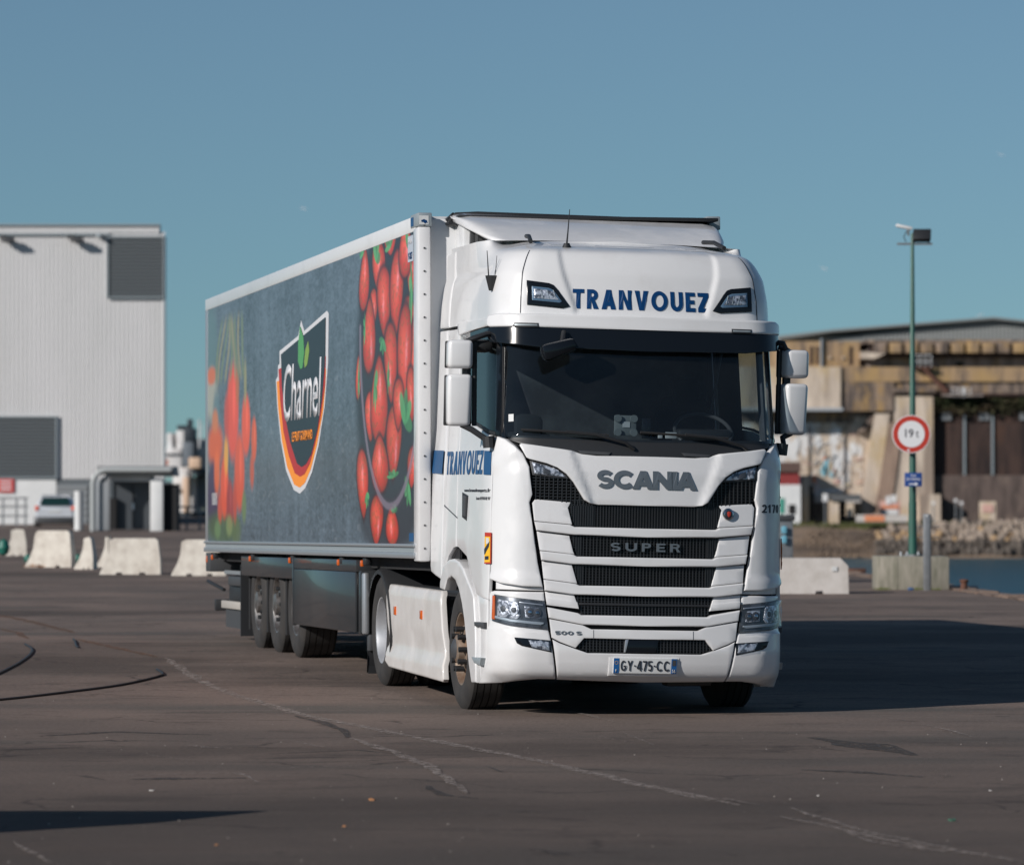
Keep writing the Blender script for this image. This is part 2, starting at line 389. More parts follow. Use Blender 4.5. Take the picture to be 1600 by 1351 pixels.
# asphalt
def asphalt_mat():
    m = bpy.data.materials.new('asphalt'); m.use_nodes = True
    nt = m.node_tree; n = nt.nodes; L = nt.links; b = n['Principled BSDF']
    b.inputs['Roughness'].default_value = .88; b.inputs['Specular IOR Level'].default_value = .25
    tc = n.new('ShaderNodeTexCoord')
    def noise(scale, stretch, det=8, rough=.6):
        mp = n.new('ShaderNodeMapping'); mp.inputs['Scale'].default_value = stretch
        L.new(tc.outputs['Object'], mp.inputs[0])
        z = n.new('ShaderNodeTexNoise'); z.inputs['Scale'].default_value = scale; z.inputs['Detail'].default_value = det; z.inputs['Roughness'].default_value = rough
        L.new(mp.outputs[0], z.inputs[0]); return z.outputs[0]
    def rng(src, a, b_, c=0, d=1):
        r = n.new('ShaderNodeMapRange'); r.inputs[1].default_value = a; r.inputs[2].default_value = b_; r.inputs[3].default_value = c; r.inputs[4].default_value = d
        L.new(src, r.inputs[0]); return r.outputs[0]
    def mix(f, c1, c2, mode='MIX'):
        x = n.new('ShaderNodeMixRGB'); x.blend_type = mode
        if isinstance(f, (int, float)): x.inputs[0].default_value = f
        else: L.new(f, x.inputs[0])
        for i, c in ((1, c1), (2, c2)):
            if isinstance(c, tuple): x.inputs[i].default_value = (*c, 1)
            else: L.new(c, x.inputs[i])
        return x.outputs[0]
    base = mix(rng(noise(.30, (1, 1, 1)), .36, .64), (.185, .156, .140), (.122, .108, .100))
    base = mix(rng(noise(.45, (.35, 1, 1), 5), .52, .66, 0, .85), base, (.095, .094, .090))          # greyish repairs
    base = mix(rng(noise(.16, (.5, 1, 1), 6), .50, .62, 0, .85), base, (.070, .061, .056))             # large darker areas
    base = mix(rng(noise(1.1, (.5, 1, 1), 10, .75), .54, .66, 0, .9), base, (.062, .055, .052))      # worn dark streaks
    base = mix(rng(noise(3.2, (1, 1, 1), 8, .75), .58, .70, 0, .75), base, (.055, .049, .046))
    base = mix(rng(noise(2.1, (.8, 1, 1), 9, .75), .62, .72, 0, .6), base, (.215, .185, .168))        # pale scuffing
    base = mix(rng(noise(7.0, (1, 1, 1), 7, .8), .60, .70, 0, .6), base, (.23, .20, .185))
    ck = n.new('ShaderNodeTexVoronoi'); ck.feature = 'DISTANCE_TO_EDGE'; ck.inputs['Scale'].default_value = .55
    wv = n.new('ShaderNodeTexNoise'); wv.inputs['Scale'].default_value = 1.4; wv.inputs['Detail'].default_value = 6; L.new(tc.outputs['Object'], wv.inputs[0])
    wm = n.new('ShaderNodeMixRGB'); wm.blend_type = 'ADD'; wm.inputs[0].default_value = .9; L.new(tc.outputs['Object'], wm.inputs[1]); L.new(wv.outputs['Color'], wm.inputs[2]); L.new(wm.outputs[0], ck.inputs[0])
    brk = rng(noise(.8, (1, 1, 1), 5), .50, .60)
    cm_ = n.new('ShaderNodeMath'); cm_.operation = 'MULTIPLY'; L.new(rng(ck.outputs['Distance'], .006, .018, .8, 0), cm_.inputs[0]); L.new(brk, cm_.inputs[1])
    base = mix(cm_.outputs[0], base, (.035, .031, .030))                                                # fine cracks
    fine = noise(30, (1, 1, 1), 5, .8)
    base = mix(rng(fine, .32, .68, 0, 1), mix(1, base, (.62, .62, .62), 'MULTIPLY'), mix(1, base, (1.32, 1.30, 1.28), 'MULTIPLY'))
    sp = n.new('ShaderNodeTexVoronoi'); sp.inputs['Scale'].default_value = 3.2; L.new(tc.outputs['Object'], sp.inputs[0])
    base = mix(rng(sp.outputs['Distance'], .014, .022, .7, 0), base, (.26, .22, .19))
    # darker tone towards the camera, with a ragged edge
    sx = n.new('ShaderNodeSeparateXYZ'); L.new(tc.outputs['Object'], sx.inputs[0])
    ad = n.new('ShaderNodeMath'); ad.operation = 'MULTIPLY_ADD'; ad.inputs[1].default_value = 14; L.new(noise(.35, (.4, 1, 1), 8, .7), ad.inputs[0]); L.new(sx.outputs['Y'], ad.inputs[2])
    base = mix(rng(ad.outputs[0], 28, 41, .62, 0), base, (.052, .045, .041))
    base = mix(1, base, (1.16, 1.05, .985), 'MULTIPLY')
    L.new(base, b.inputs['Base Color'])
    bp = n.new('ShaderNodeBump'); bp.inputs['Strength'].default_value = .8; bp.inputs['Distance'].default_value = .012
    L.new(noise(26, (1, 1, 1), 7, .8), bp.inputs['Height']); L.new(bp.outputs[0], b.inputs['Normal'])
    return m
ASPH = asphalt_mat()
ys = [-30, 0, 15, 25, 30, 34] + [35 + .5 * i for i in range(21)] + [50, 60, 66.6, 76, 86, 86.01, 120, 160, 200, 240]
bm = bmesh.new(); rows = []
for y in ys:
    e = edge_x(y); h = gh(y)
    rows.append([bm.verts.new((x, y, h)) for x in (-250, -40, -12, e - 4 if e > 0 else e - 2, e)] + [bm.verts.new((e, y, -8))])
for a, b in zip(rows, rows[1:]):
    for k in range(5): bm.faces.new((a[k], a[k + 1], b[k + 1], b[k]))
bmesh.ops.recalc_face_normals(bm, faces=bm.faces)
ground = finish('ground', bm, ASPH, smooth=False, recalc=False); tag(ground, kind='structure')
for p in ground.data.polygons:
    pass
# quay face towards the water at the far side
q = box('quay_wall', -3.0, edge_x(86) - .03, 86.03, 86.4, -8, .05, mat('quay_stone', (.16, .12, .09), .9, noise=2, col2=(.09, .07, .055)))
tag(q, kind='structure')
# concrete-and-rubble strip along the quay edge, stones one by one
COPE = mat('coping_stone', (.24, .17, .13), .95, noise=3, col2=(.13, .09, .07), bump=(8, .5, .02))
rs = random.Random(3)
stone_me = []
for k in range(4):
    bm = bmesh.new(); bm_box(bm, -.5, .5, -.5, .5, 0, 1, .12)
    for v in bm.verts: v.co += Vector((rs.uniform(-.06, .06), rs.uniform(-.06, .06), rs.uniform(-.08, .08)))
    o = finish('tmp', bm, COPE); stone_me.append(o.data); bpy.data.objects.remove(o)
y = 60.0
while y < 86:
    ln = rs.uniform(.5, .95)
    o = bpy.data.objects.new('coping_stone', stone_me[rs.randrange(4)]); link(o, ground)
    o.location = (edge_x(y + ln / 2) - .22, y + ln / 2, .07); o.scale = (.40, ln * .96, rs.uniform(.03, .07)); o.rotation_euler = (0, 0, .059)
    y += ln
# water
def water_mat():
    m = bpy.data.materials.new('sea_water'); m.use_nodes = True
    nt = m.node_tree; n = nt.nodes; L = nt.links; b = n['Principled BSDF']
    b.inputs['Base Color'].default_value = (.018, .070, .098, 1); b.inputs['Roughness'].default_value = .35
    b.inputs['Specular IOR Level'].default_value = .3
    tc = n.new('ShaderNodeTexCoord'); mp = n.new('ShaderNodeMapping'); mp.inputs['Scale'].default_value = (.5, 1, 1)
    L.new(tc.outputs['Object'], mp.inputs[0])
    z = n.new('ShaderNodeTexNoise'); z.inputs['Scale'].default_value = 1.1; z.inputs['Detail'].default_value = 6
    bp = n.new('ShaderNodeBump'); bp.inputs['Strength'].default_value = 1; bp.inputs['Distance'].default_value = .6
    L.new(mp.outputs[0], z.inputs[0]); L.new(z.outputs[0], bp.inputs['Height']); L.new(bp.outputs[0], b.inputs['Normal'])
    return m
WZ = -4.6
bm = bmesh.new(); f = bm.faces.new([bm.verts.new(p) for p in ((-4000, -100, WZ), (4000, -100, WZ), (4000, 8000, WZ), (-4000, 8000, WZ))])
tag(finish('water', bm, water_mat(), smooth=False), kind='structure')
# far quay and its bank
GRASS = mat('grass', (.045, .062, .022), .95, noise=.6, col2=(.12, .095, .05), lo=.45, hi=.6, bump=(3, .6, .1))
EARTH = mat('bank_earth', (.27, .195, .135), .95, noise=.25, col2=(.10, .075, .058), stretch=(.4, 1, 3), bump=(2, .5, .2))
FZ = -1.9
bm = bmesh.new()
pr = [(383, -8), (383.3, WZ), (386, -3.9), (390, -2.5), (394, FZ + .1), (397, FZ), (8000, FZ)]
xs = [-4000, -60] + [10 + 3 * i for i in range(20)] + [120, 4000]
rn = random.Random(5); V = []
for x in xs:
    V.append([bm.verts.new((x, y + rn.uniform(-.5, .5), z + (rn.uniform(-.25, .25) if 383.2 < y < 396 else 0))) for y, z in pr])
for a, b in zip(V, V[1:]):
    for k in range(len(pr) - 1): bm.faces.new((a[k], b[k], b[k + 1], a[k + 1]))
far = finish('far_quay_ground', bm, [EARTH, GRASS]); tag(far, kind='structure')
for p in far.data.polygons:
    c = p.center
    if c.y > 393.5: p.material_index = 1

# ------------------------------------------------------------------ marks worn into the asphalt (children of the ground)
def scratch_mat(name, c, dens):
    m = bpy.data.materials.new(name); m.use_nodes = True
    nt = m.node_tree; n = nt.nodes; L = nt.links; b = n['Principled BSDF']
    b.inputs['Base Color'].default_value = (*c, 1); b.inputs['Roughness'].default_value = .9
    tc = n.new('ShaderNodeTexCoord'); z = n.new('ShaderNodeTexNoise'); z.inputs['Scale'].default_value = 14; z.inputs['Detail'].default_value = 8; z.inputs['Roughness'].default_value = .75
    r = n.new('ShaderNodeMapRange'); r.inputs[1].default_value = dens; r.inputs[2].default_value = dens + .15
    L.new(tc.outputs['Object'], z.inputs[0]); L.new(z.outputs[0], r.inputs[0]); L.new(r.outputs[0], b.inputs['Alpha'])
    return m
SCR = scratch_mat('pale_scuff', (.28, .232, .205), .435)
SCRD = scratch_mat('dark_scuff', (.045, .04, .038), .42)
SCRB = scratch_mat('rust_stain', (.16, .085, .05), .42)
def gpt(px, py, z=0.0):
    pit = math.atan(84.5 / F_PX); a = (px - 800) / F_PX; b = -(py - 675.5) / F_PX
    dy = math.cos(pit) - b * math.sin(pit); dz = math.sin(pit) + b * math.cos(pit); t = (z - EYE) / dz
    return a * t, dy * t
def ribbon(name, pts, wid, m, h=.004, px=True):
    P = [gpt(*p) for p in pts] if px else pts
    # resample
    Q = []
    for (x0, y0), (x1, y1) in zip(P, P[1:]):
        k = max(2, int(math.hypot(x1 - x0, y1 - y0) / .25))
        for i in range(k): Q.append((x0 + (x1 - x0) * i / k, y0 + (y1 - y0) * i / k))
    Q.append(P[-1]); bm = bmesh.new(); prev = None; r = random.Random(len(Q))
    for i, (x, y) in enumerate(Q):
        t = Vector(Q[min(i + 1, len(Q) - 1)]) - Vector(Q[max(i - 1, 0)]); t.normalize(); nn = Vector((-t.y, t.x))
        ww = wid * r.uniform(.6, 1.2) * min(1, .25 + i / 4, .25 + (len(Q) - 1 - i) / 4); j = r.uniform(-.02, .02)
        A = (x + nn.x * (ww + j), y + nn.y * (ww + j)); B = (x - nn.x * (ww - j), y - nn.y * (ww - j))
        cur = [bm.verts.new((*A, gh(A[1]) + h)), bm.verts.new((*B, gh(B[1]) + h))]
        if prev: bm.faces.new((prev[0], prev[1], cur[1], cur[0]))
        prev = cur
    return finish(name, bm, m, ground, smooth=False)
Z6 = lambda p: [(a / 2.286, 860 + b / 2.286) for a, b in p]
Z7 = lambda p: [(700 + a / 1.778, 1000 + b / 1.778) for a, b in p]
ribbon('pale_scratch', Z6([(590, 415), (700, 470), (800, 505), (930, 545), (1050, 580), (1240, 620), (1400, 650), (1600, 690)]) + Z7([(200, 325), (400, 370), (600, 415), (820, 460)]), .06, SCR)
ribbon('pale_scratch', Z7([(920, 490), (1050, 515), (1150, 540), (1330, 578), (1600, 612)]), .04, SCR)
ribbon('pale_scratch', Z7([(1060, 520), (1180, 560), (1330, 585), (1500, 600)]), .015, SCR, .006)
ribbon('pale_scratch', Z6([(900, 530), (1040, 575), (1110, 600)]), .05, SCR, .007)
ribbon('dark_scratch', Z6([(1050, 590), (1150, 615), (1215, 640), (1250, 670)]), .05, SCRD, .006)
ribbon('pale_scratch', Z6([(1250, 672), (1330, 700), (1400, 720), (1530, 770), (1600, 820), (1680, 870)]), .045, SCR, .008)
ribbon('pale_scratch', Z6([(670, 695), (740, 705), (830, 706)]), .05, SCR)
ribbon('pale_scratch', Z6([(1000, 778), (1150, 772), (1380, 768)]), .02, SCR)
ribbon('pale_scratch', Z6([(440, 800), (520, 803), (690, 797), (860, 795), (930, 830)]), .018, SCR)
ribbon('dark_patch', Z6([(470, 818), (600, 815), (880, 812)]), .13, SCRD, .003)
ribbon('dark_patch', Z6([(0, 712), (150, 708), (300, 702)]), .06, SCRD, .003)
ribbon('dark_patch', Z6([(860, 702), (960, 705), (1080, 704)]), .04, SCRD, .003)
ribbon('pale_scratch', Z6([(60, 1040), (100, 1070), (150, 1095), (200, 1122)]), .03, SCR)
ribbon('rust_stain', Z6([(-30, 250), (60, 268), (150, 290), (265, 322)]), .07, SCRB)
ribbon('rust_stain', Z6([(270, 345), (400, 375), (500, 398), (570, 412)]), .06, SCRB)
ribbon('rust_stain', Z6([(-30, 300), (60, 320), (100, 345)]), .05, SCRB)
ribbon('dark_patch', Z7([(170, 478), (220, 476), (280, 479)]), .03, SCRD)
ribbon('dark_patch', Z7([(1000, 270), (1150, 290), (1300, 320)]), .18, SCRD, .003)
ribbon('dark_patch', Z7([(980, 360), (1150, 368), (1320, 380)]), .10, SCRD, .003)
ribbon('dark_patch', Z7([(-60, 405), (-20, 430), (80, 440)]), .06, SCRD, .003)
rr_ = random.Random(9)
for k in range(14):
    px = rr_.uniform(60, 1560); py = rr_.uniform(1110, 1345); L_ = rr_.uniform(30, 150)
    ribbon('faint_scratch', [(px, py), (px + L_ / 2, py + rr_.uniform(0, 10)), (px + L_, py + rr_.uniform(4, 26))], rr_.uniform(.008, .02), SCR if k % 3 else SCRD, .009)
ribbon('dark_patch', [(60, 1150), (180, 1143), (330, 1148)], .10, SCRD, .0025); ribbon('dark_patch', [(420, 1178), (560, 1172), (640, 1180)], .05, SCRD, .0025)
ribbon('pale_scratch', [(1240, 1262), (1300, 1285), (1380, 1305), (1500, 1330), (1620, 1352)], .02, SCR, .0055)
ribbon('pale_scratch', [(700, 1068), (860, 1102), (960, 1128)], .03, SCR, .0058)
# cable lying on the ground
def cable(pts, label):
    P = []
    for px, py in pts:
        x, y = gpt(px, py, .08); P.append((x, y, gh(y) + .010))
    # smooth
    Q = []
    for i in range(len(P) - 1):
        p0, p1, p2, p3 = (Vector(P[max(i - 1, 0)]), Vector(P[i]), Vector(P[i + 1]), Vector(P[min(i + 2, len(P) - 1)]))
        for k in range(8):
            t = k / 8; Q.append(.5 * ((2 * p1) + (-p0 + p2) * t + (2 * p0 - 5 * p1 + 4 * p2 - p3) * t * t + (-p0 + 3 * p1 - 3 * p2 + p3) * t ** 3))
    Q.append(Vector(P[-1]))
    tag(tube('cable', Q, .011, BLACK, n=8), label, 'cable')
cable(Z6([(-40, 505), (60, 496), (200, 482), (400, 462), (500, 448), (565, 436), (582, 430), (560, 418)]), 'long black cable on the asphalt curving out to a loop near the scratches')
cable(Z6([(-40, 440), (20, 420), (70, 400), (105, 378), (114, 358), (90, 340)]), 'short black cable bend at the left edge of the yard')
cable(Z6([(262, 322), (268, 330), (272, 345), (280, 352)]), 'tiny black cable end sticking up beside the rusty line')
# litter
LEAF = mat('dry_leaf', (.38, .18, .08), .8); LITW = mat('paper_scrap', (.6, .58, .55), .8); LITG = mat('green_scrap', (.05, .13, .09), .8)
def leaf(px, py, s, m, label, cat):
    x, y = gpt(px, py); bm = bmesh.new(); r = random.Random(int(px)); n = 7
    top = [bm.verts.new((s * math.cos(2 * math.pi * k / n) * r.uniform(.6, 1.2), s * .7 * math.sin(2 * math.pi * k / n) * r.uniform(.6, 1.2), s * r.uniform(.1, .7))) for k in range(n)]
    bot = [bm.verts.new((v.co.x * .8, v.co.y * .8, 0)) for v in top]
    bm.faces.new(top); bm.faces.new(bot[::-1])
    for k in range(n): bm.faces.new((top[k], bot[k], bot[(k + 1) % n], top[(k + 1) % n]))
    o = finish(label.split(' ')[-1] if False else cat, bm, m); o.location = (x, y, gh(y)); tag(o, label, cat)
for i, (px, py, s, m, lb, ct) in enumerate([(582, 1250, .024, LEAF, 'orange dry leaf on the asphalt right of the shadow tip', 'leaf'),
        (538, 1291, .013, LEAF, 'small dry leaf in the foreground below the scratch fork', 'leaf'),
        (339, 1320, .013, LEAF, 'small dry leaf lowest in the photo, left foreground', 'leaf'),
        (1488, 1282, .026, LITG, 'dark green scrap lying on the asphalt at the lower right', 'scrap'),
        (1548, 1235, .012, LITW, 'white paper scrap on the asphalt far lower right', 'scrap'),
        (1278, 1243, .010, LITW, 'tiny white scrap on the asphalt right of centre', 'scrap'),
        (237, 1235, .016, LITW, 'pale scrap on the asphalt above the long shadow', 'scrap')]):
    leaf(px, py, s, m, lb, ct)
# gravel specks
bm = bmesh.new(); r = random.Random(11)
for i in range(160):
    y = 20 + 22 * r.random() ** 1.4; x = r.uniform(-.125, .125) * y; s = r.uniform(.003, .008)
    vs = [bm.verts.new((x + s * math.cos(a) * r.uniform(.6, 1.3), y + s * math.sin(a) * r.uniform(.6, 1.3), gh(y) - .001)) for a in (0, 1.57, 3.14, 4.71)]
    t = bm.verts.new((x, y, gh(y) + s * .9))
    for k in range(4): bm.faces.new((vs[k], vs[(k + 1) % 4], t))
tag(finish('loose_gravel', bm, mat('pebble', (.30, .27, .24), .9)), 'scattered fine grit on the yard asphalt', 'gravel', kind='stuff')

# ================================================================== TRUCK
PSI = R(11.7)
P0 = (0.748, 35.04)
ROLL = .0227
truck = empty('truck', (P0[0], P0[1], 0), (0, 0, PSI))
tag(truck, 'white high-roof tractor unit with dark slatted grille, pulling the trailer with fruit print', 'truck')
_ZU = [.20, .34, .5, .7, 1.0, 1.9, 2.1, 2.16, 3.0, 3.12, 3.3, 3.48, 3.59, 3.65, 3.68, 3.715, 3.77]
_UU = [1.37, 1.45, 1.47, 1.45, 1.42, 1.39, 1.35, 1.32, 1.15, 1.12, 1.10, 1.05, .985, .93, .87, .60, .15]
_WW = [1.20, 1.21, 1.21, 1.21, 1.21, 1.20, 1.18, 1.17, 1.15, 1.15, 1.14, 1.115, 1.065, 1.025, .99, .935, .83]
ZT = np.arange(.1, 3.9, .01)
def _gs(a, s=3):
    k = np.exp(-.5 * (np.arange(-12, 13) / s) ** 2); k /= k.sum()
    return np.convolve(np.pad(a, 12, mode='edge'), k, 'valid')
UT = _gs(np.interp(ZT, _ZU, _UU), 1.6); WT = _gs(np.interp(ZT, _ZU, _WW), 2)
_pts = [(-.08 * v * v, v) for v in np.linspace(0, .93, 60)]
_p0 = np.array(_pts[-1]); _p1 = _p0 + np.array([-.1488, 1]) * .22; _p3 = np.array([-.55, 1.25]); _p2 = _p3 + np.array([.26, 0])
for t in np.linspace(0, 1, 60)[1:]:
    _pts.append(tuple((1 - t) ** 3 * _p0 + 3 * t * (1 - t) ** 2 * _p1 + 3 * t * t * (1 - t) * _p2 + t ** 3 * _p3))
_pts.append((-4.5, 1.25)); BC = np.array(_pts)
SL = np.concatenate([[0], np.cumsum(np.hypot(*np.diff(BC, axis=0).T))])
SN = np.arange(0, 4.6, .01); BU = _gs(np.interp(SN, SL, BC[:, 0]), 2); BV = np.interp(SN, SL, BC[:, 1])
def surf(s, z):
    a = abs(s); W = float(np.interp(z, ZT, WT)); W += max(0, 1.10 - W) * sm(a, 1.25, 2.3) * sm(z, 3.45, 3.6)
    du = float(np.interp(a, SN, BU)); v = float(np.interp(a, SN, BV)) * W / 1.25
    U = float(np.interp(z, ZT, UT)); U += max(0, 1.09 - U) * sm(a, 1.25, 2.1) * sm(z, 3.3, 3.5)
    return U + du, (v if s >= 0 else -v)
def roll(u, v, z): return Vector((v + (z - .5) * ROLL, -u, z - v * ROLL))
def TS(s, z, w):
    u, v = surf(s, z)
    a = abs(s); e = .02
    du = float(np.interp(a + e, SN, BU)) - float(np.interp(max(a - e, 0), SN, BU)); dv = float(np.interp(a + e, SN, BV)) - float(np.interp(max(a - e, 0), SN, BV))
    L = math.hypot(du, dv); nu, nv = dv / L, -du / L
    if s < 0: nv = -nv
    return roll(u + nu * w, v + nv * w, z)
def mir(poly): return [(-a, b) for a, b in poly][::-1]
def sym(half):
    """half: points from centre top going out and down to centre bottom"""
    return half + [(-a, b) for a, b in half[::-1] if abs(a) > 1e-6]
def S2(name, poly, m, **k):
    """the same panel on both sides; poly given for s>0"""
    return [slab(name, poly, m, TS, parent=truck, **k), slab(name, mir(poly), m, TS, parent=truck, **k)]

# dark body behind the panels
def core():
    bm = bmesh.new()
    ss = list(np.linspace(-1.36, 1.36, 55))
    zs = [.32, .5, .7, .95, 1.25, 1.6, 1.9, 2.0, 2.08]
    g = [[bm.verts.new(TS(s, z, -.07)) for s in ss] for z in zs]
    for a, b in zip(g, g[1:]):
        for k in range(len(ss) - 1): bm.faces.new((a[k], a[k + 1], b[k + 1], b[k]))
    # top and bottom shelves running back
    for row, z in ((g[0], .32), (g[-1], 2.08)):
        back = [bm.verts.new(roll(.62, v.co.x * .97, z)) for v in row]
        for k in range(len(ss) - 1): bm.faces.new((row[k], row[k + 1], back[k + 1], back[k]))
    return finish('inner_frame', bm, BLACKM, truck)
core()
box('engine_bay', -1.0, 1.0, -.62, .9, .45, 1.25, BLACKM, truck)
# front panels
def hood_w(s, z):
    e = .43 + (z - 1.66) * .42
    return .0 + .022 * sm(abs(s), e, e + .05)
slab('hood', sym([(0, 2.035), (.42, 2.033), (.55, 2.045), (.63, 2.07), (.86, 2.095), (1.05, 2.118), (1.065, 2.105), (1.0, 2.006), (.975, 1.994), (.83, 1.962), (.745, 1.932), (.67, 1.885), (.61, 1.82), (.52, 1.685), (.47, 1.658), (.40, 1.648), (0, 1.65)]), WHITE, TS, parent=truck, wf=hood_w, step=.03, zstep=.05, bev=.010, thick=.04)
S2('marker_lamp_housing', [(.975, 1.985), (.83, 1.953), (.745, 1.922), (.668, 1.872), (.65, 1.848), (.945, 1.870)], GREYP, w=-.014, thick=.03, bev=.002)
for sg in (1, -1):
    pl_ = [(.955, 1.972), (.83, 1.944), (.75, 1.915), (.70, 1.885), (.68, 1.862), (.93, 1.884)]
    o = slab('marker_lamp', pl_ if sg > 0 else mir(pl_), REFL, TS, parent=truck, w=-.008, thick=.006, bev=.001)
    for a, b in ((.93, .88), (.86, .80), (.78, .73)):
        q_ = [(a, 1.955 if a > .9 else 1.935), (b, 1.93 if b > .8 else 1.91), (b, 1.875), (a, 1.885)]
        slab('reflector', q_ if sg > 0 else mir(q_), GREYP if a == .86 else REFL, TS, parent=o, w=-.004, thick=.004, bev=.001)
    slab('lens', pl_ if sg > 0 else mir(pl_), LENS, TS, parent=o, w=.004, thick=.004, bev=.001)

def mesh_grid(name, poly, m, pitch_s=.036, pitch_z=.026, w=-.03, parent=truck, lean=0.0, bw=.010, bh=.007):
    """a grid of real bars clipped to polygon"""
    def inside(a, b):
        c = False; j = len(poly) - 1
        for i in range(len(poly)):
            if (poly[i][1] > b) != (poly[j][1] > b) and a < (poly[j][0] - poly[i][0]) * (b - poly[i][1]) / (poly[j][1] - poly[i][1]) + poly[i][0]: c = not c
            j = i
        return c
    bm = bmesh.new()
    a0 = min(p[0] for p in poly); a1 = max(p[0] for p in poly); b0 = min(p[1] for p in poly); b1 = max(p[1] for p in poly)
    def bar(A, B, C, D, w_):
        f = [bm.verts.new(TS(a, b, w_)) for a, b in (A, B, C, D)]; k = [bm.verts.new(TS(a, b, w_ - .014)) for a, b in (A, B, C, D)]
        bm.faces.new(f)
        for i in range(4): bm.faces.new((f[i], k[i], k[(i + 1) % 4], f[(i + 1) % 4]))
    k = 0; s = a0
    while s < a1:
        z = b0
        while z < b1:
            if inside(s, z + pitch_z / 2):
                bar((s, z), (s + bw, z), (s + bw, min(z + pitch_z, b1)), (s, min(z + pitch_z, b1)), w)
            if inside(s + pitch_s / 2, z):
                bar((s + bw, z), (s + pitch_s, z), (s + pitch_s, z + bh), (s + bw, z + bh), w - .004)
            z += pitch_z
        s += pitch_s
    return finish(name, bm, m, parent, smooth=False)
MESH = mat('grille_mesh_black', (.022, .023, .025), .35)
um = [(.955, 1.875), (.64, 1.855), (.50, 1.66), (.61, 1.655), (.925, 1.685)]
for pl_ in (um, mir(um)):
    slab('grille_backing', pl_, BLACKM, TS, parent=truck, w=-.05, thick=.004, bev=0)
    mesh_grid('grille_mesh', pl_, MESH, .036, .024, w=-.02, bw=.008, bh=.006)
# five white grille sections and their dark openings
openings = [
    [(.0, 1.655), (.47, 1.66), (.56, 1.70), (.645, 1.65), (.645, 1.60), (.60, 1.475), (0, 1.468)],
    [(.0, 1.405), (.63, 1.405), (.60, 1.30), (.57, 1.238), (0, 1.238)],
    [(.0, 1.178), (.605, 1.178), (.58, 1.08), (.545, 1.012), (0, 1.012)],
    [(.0, .945), (.585, .945), (.565, .86), (.53, .782), (0, .782)],
    [(.0, .712), (.51, .712), (.44, .678), (0, .678)],
    [(.0, .610), (.50, .610), (.57, .527), (.47, .495), (0, .495)]]
for i, h in enumerate(openings):
    pl_ = sym(h)
    slab('grille_backing', pl_, BLACKM, TS, parent=truck, w=-.055, thick=.004, bev=0)
    if i != 4: mesh_grid('grille_mesh', pl_, MESH, .024 if i == 0 else .028, .018 if i == 0 else .022, w=-.025, bw=.0075, bh=.0055)
# denser side fields of the grille openings
for i, (za, zb, xa, xb) in enumerate(((1.64, 1.478, .645, .44), (1.398, 1.248, .62, .53), (1.17, 1.02, .598, .51))):
    pp = [(xa, za), (xb, za), (xb, zb), (xa - .05, zb)]
    for p_ in (pp, mir(pp)):
        mesh_grid('grille_mesh', p_, MESH, .02, .016, w=-.018, bw=.008, bh=.006)
slab('grille_crossbar', sym([(0, .882), (.56, .882), (.555, .862), (0, .862)]), BLACK, TS, parent=truck, w=-.012, thick=.02)
slab('radar_cover', [(-.145, .604), (.115, .604), (.09, .498), (-.16, .498)], GLOSSB, TS, parent=truck, w=-.01, thick=.03, bev=.004)
slab('radar_trim', [(-.165, .598), (-.138, .602), (-.162, .502), (-.175, .5)], ALU, TS, parent=truck, w=-.006, thick=.02, bev=.002)
# flanks (facets left and right of the openings) and lips
flank = [
    [(.625, 1.663), (.918, 1.682), (.942, 1.652), (.922, 1.512), (.612, 1.490), (.648, 1.62)],
    [(.632, 1.403), (.900, 1.432), (.872, 1.284), (.588, 1.258), (.60, 1.28)],
    [(.607, 1.178), (.853, 1.200), (.836, 1.061), (.562, 1.030)],
    [(.585, .943), (.822, .963), (.808, .858), (.545, .832)]]
def facet_w(top, bot): return lambda s, z: -.028 * sm(z, top - .0, bot + .0) if False else -.004 - .022 * max(0, min(1, (z - bot) / (top - bot)))
for p_, (t_, b_) in zip(flank, ((1.68, 1.50), (1.43, 1.27), (1.20, 1.045), (.96, .84))):
    S2('grille_flank', p_, WHITE, wf=lambda s, z, t_=t_, b_=b_: -.002 - .026 * sm(abs(s), .60, .93) * 0 - .020 * max(0, min(1, (z - b_) / (t_ - b_))), bev=.006, thick=.04, zstep=.03)
lips = [
    [(0, 1.470), (.595, 1.472), (.625, 1.487), (.922, 1.508), (.902, 1.438), (.60, 1.410), (0, 1.403)],
    [(0, 1.241), (.57, 1.241), (.60, 1.257), (.871, 1.280), (.857, 1.207), (.60, 1.180), (0, 1.175)],
    [(0, 1.015), (.545, 1.015), (.572, 1.028), (.836, 1.057), (.825, .970), (.59, .943), (0, .940)],
    [(0, .785), (.53, .785), (.555, .800), (.806, .842), (.792, .757), (.52, .710), (0, .708)]]
for p_ in lips:
    slab('grille_bar', sym(p_), WHITE, TS, parent=truck, w=.010, thick=.06, bev=.012, seg=3, zstep=.04)
for zc in (.905, ):
    S2('grille_flank_ridge', [(.56, .885), (.812, .912), (.808, .866), (.548, .84)], WHITE, w=-.002, thick=.02, bev=.004)
slab('lower_grille_panel', sym([(0, .676), (.445, .676), (.515, .706), (.788, .750), (.768, .604), (.70, .572), (.575, .528), (.505, .605), (0, .605)]), WHITE, TS, parent=truck, thick=.04, bev=.006)
for s_ in (-.43, .40):
    slab('panel_seam', [(s_, .672), (s_ + .004, .672), (s_ + .004, .609), (s_, .609)], INK, TS, parent=truck, w=.0015, thick=.002, bev=0)
def bump_w(s, z): return -(.16 * max(0, .405 - z) + 2.6 * max(0, .32 - z) ** 1.5) 
slab('front_bumper', sym([(0, .490), (.475, .490), (.572, .519), (.70, .562), (.762, .592), (.706, .275), (0, .262)]), WHITE, TS, parent=truck, thick=.04, bev=.008, wf=bump_w, zstep=.02)
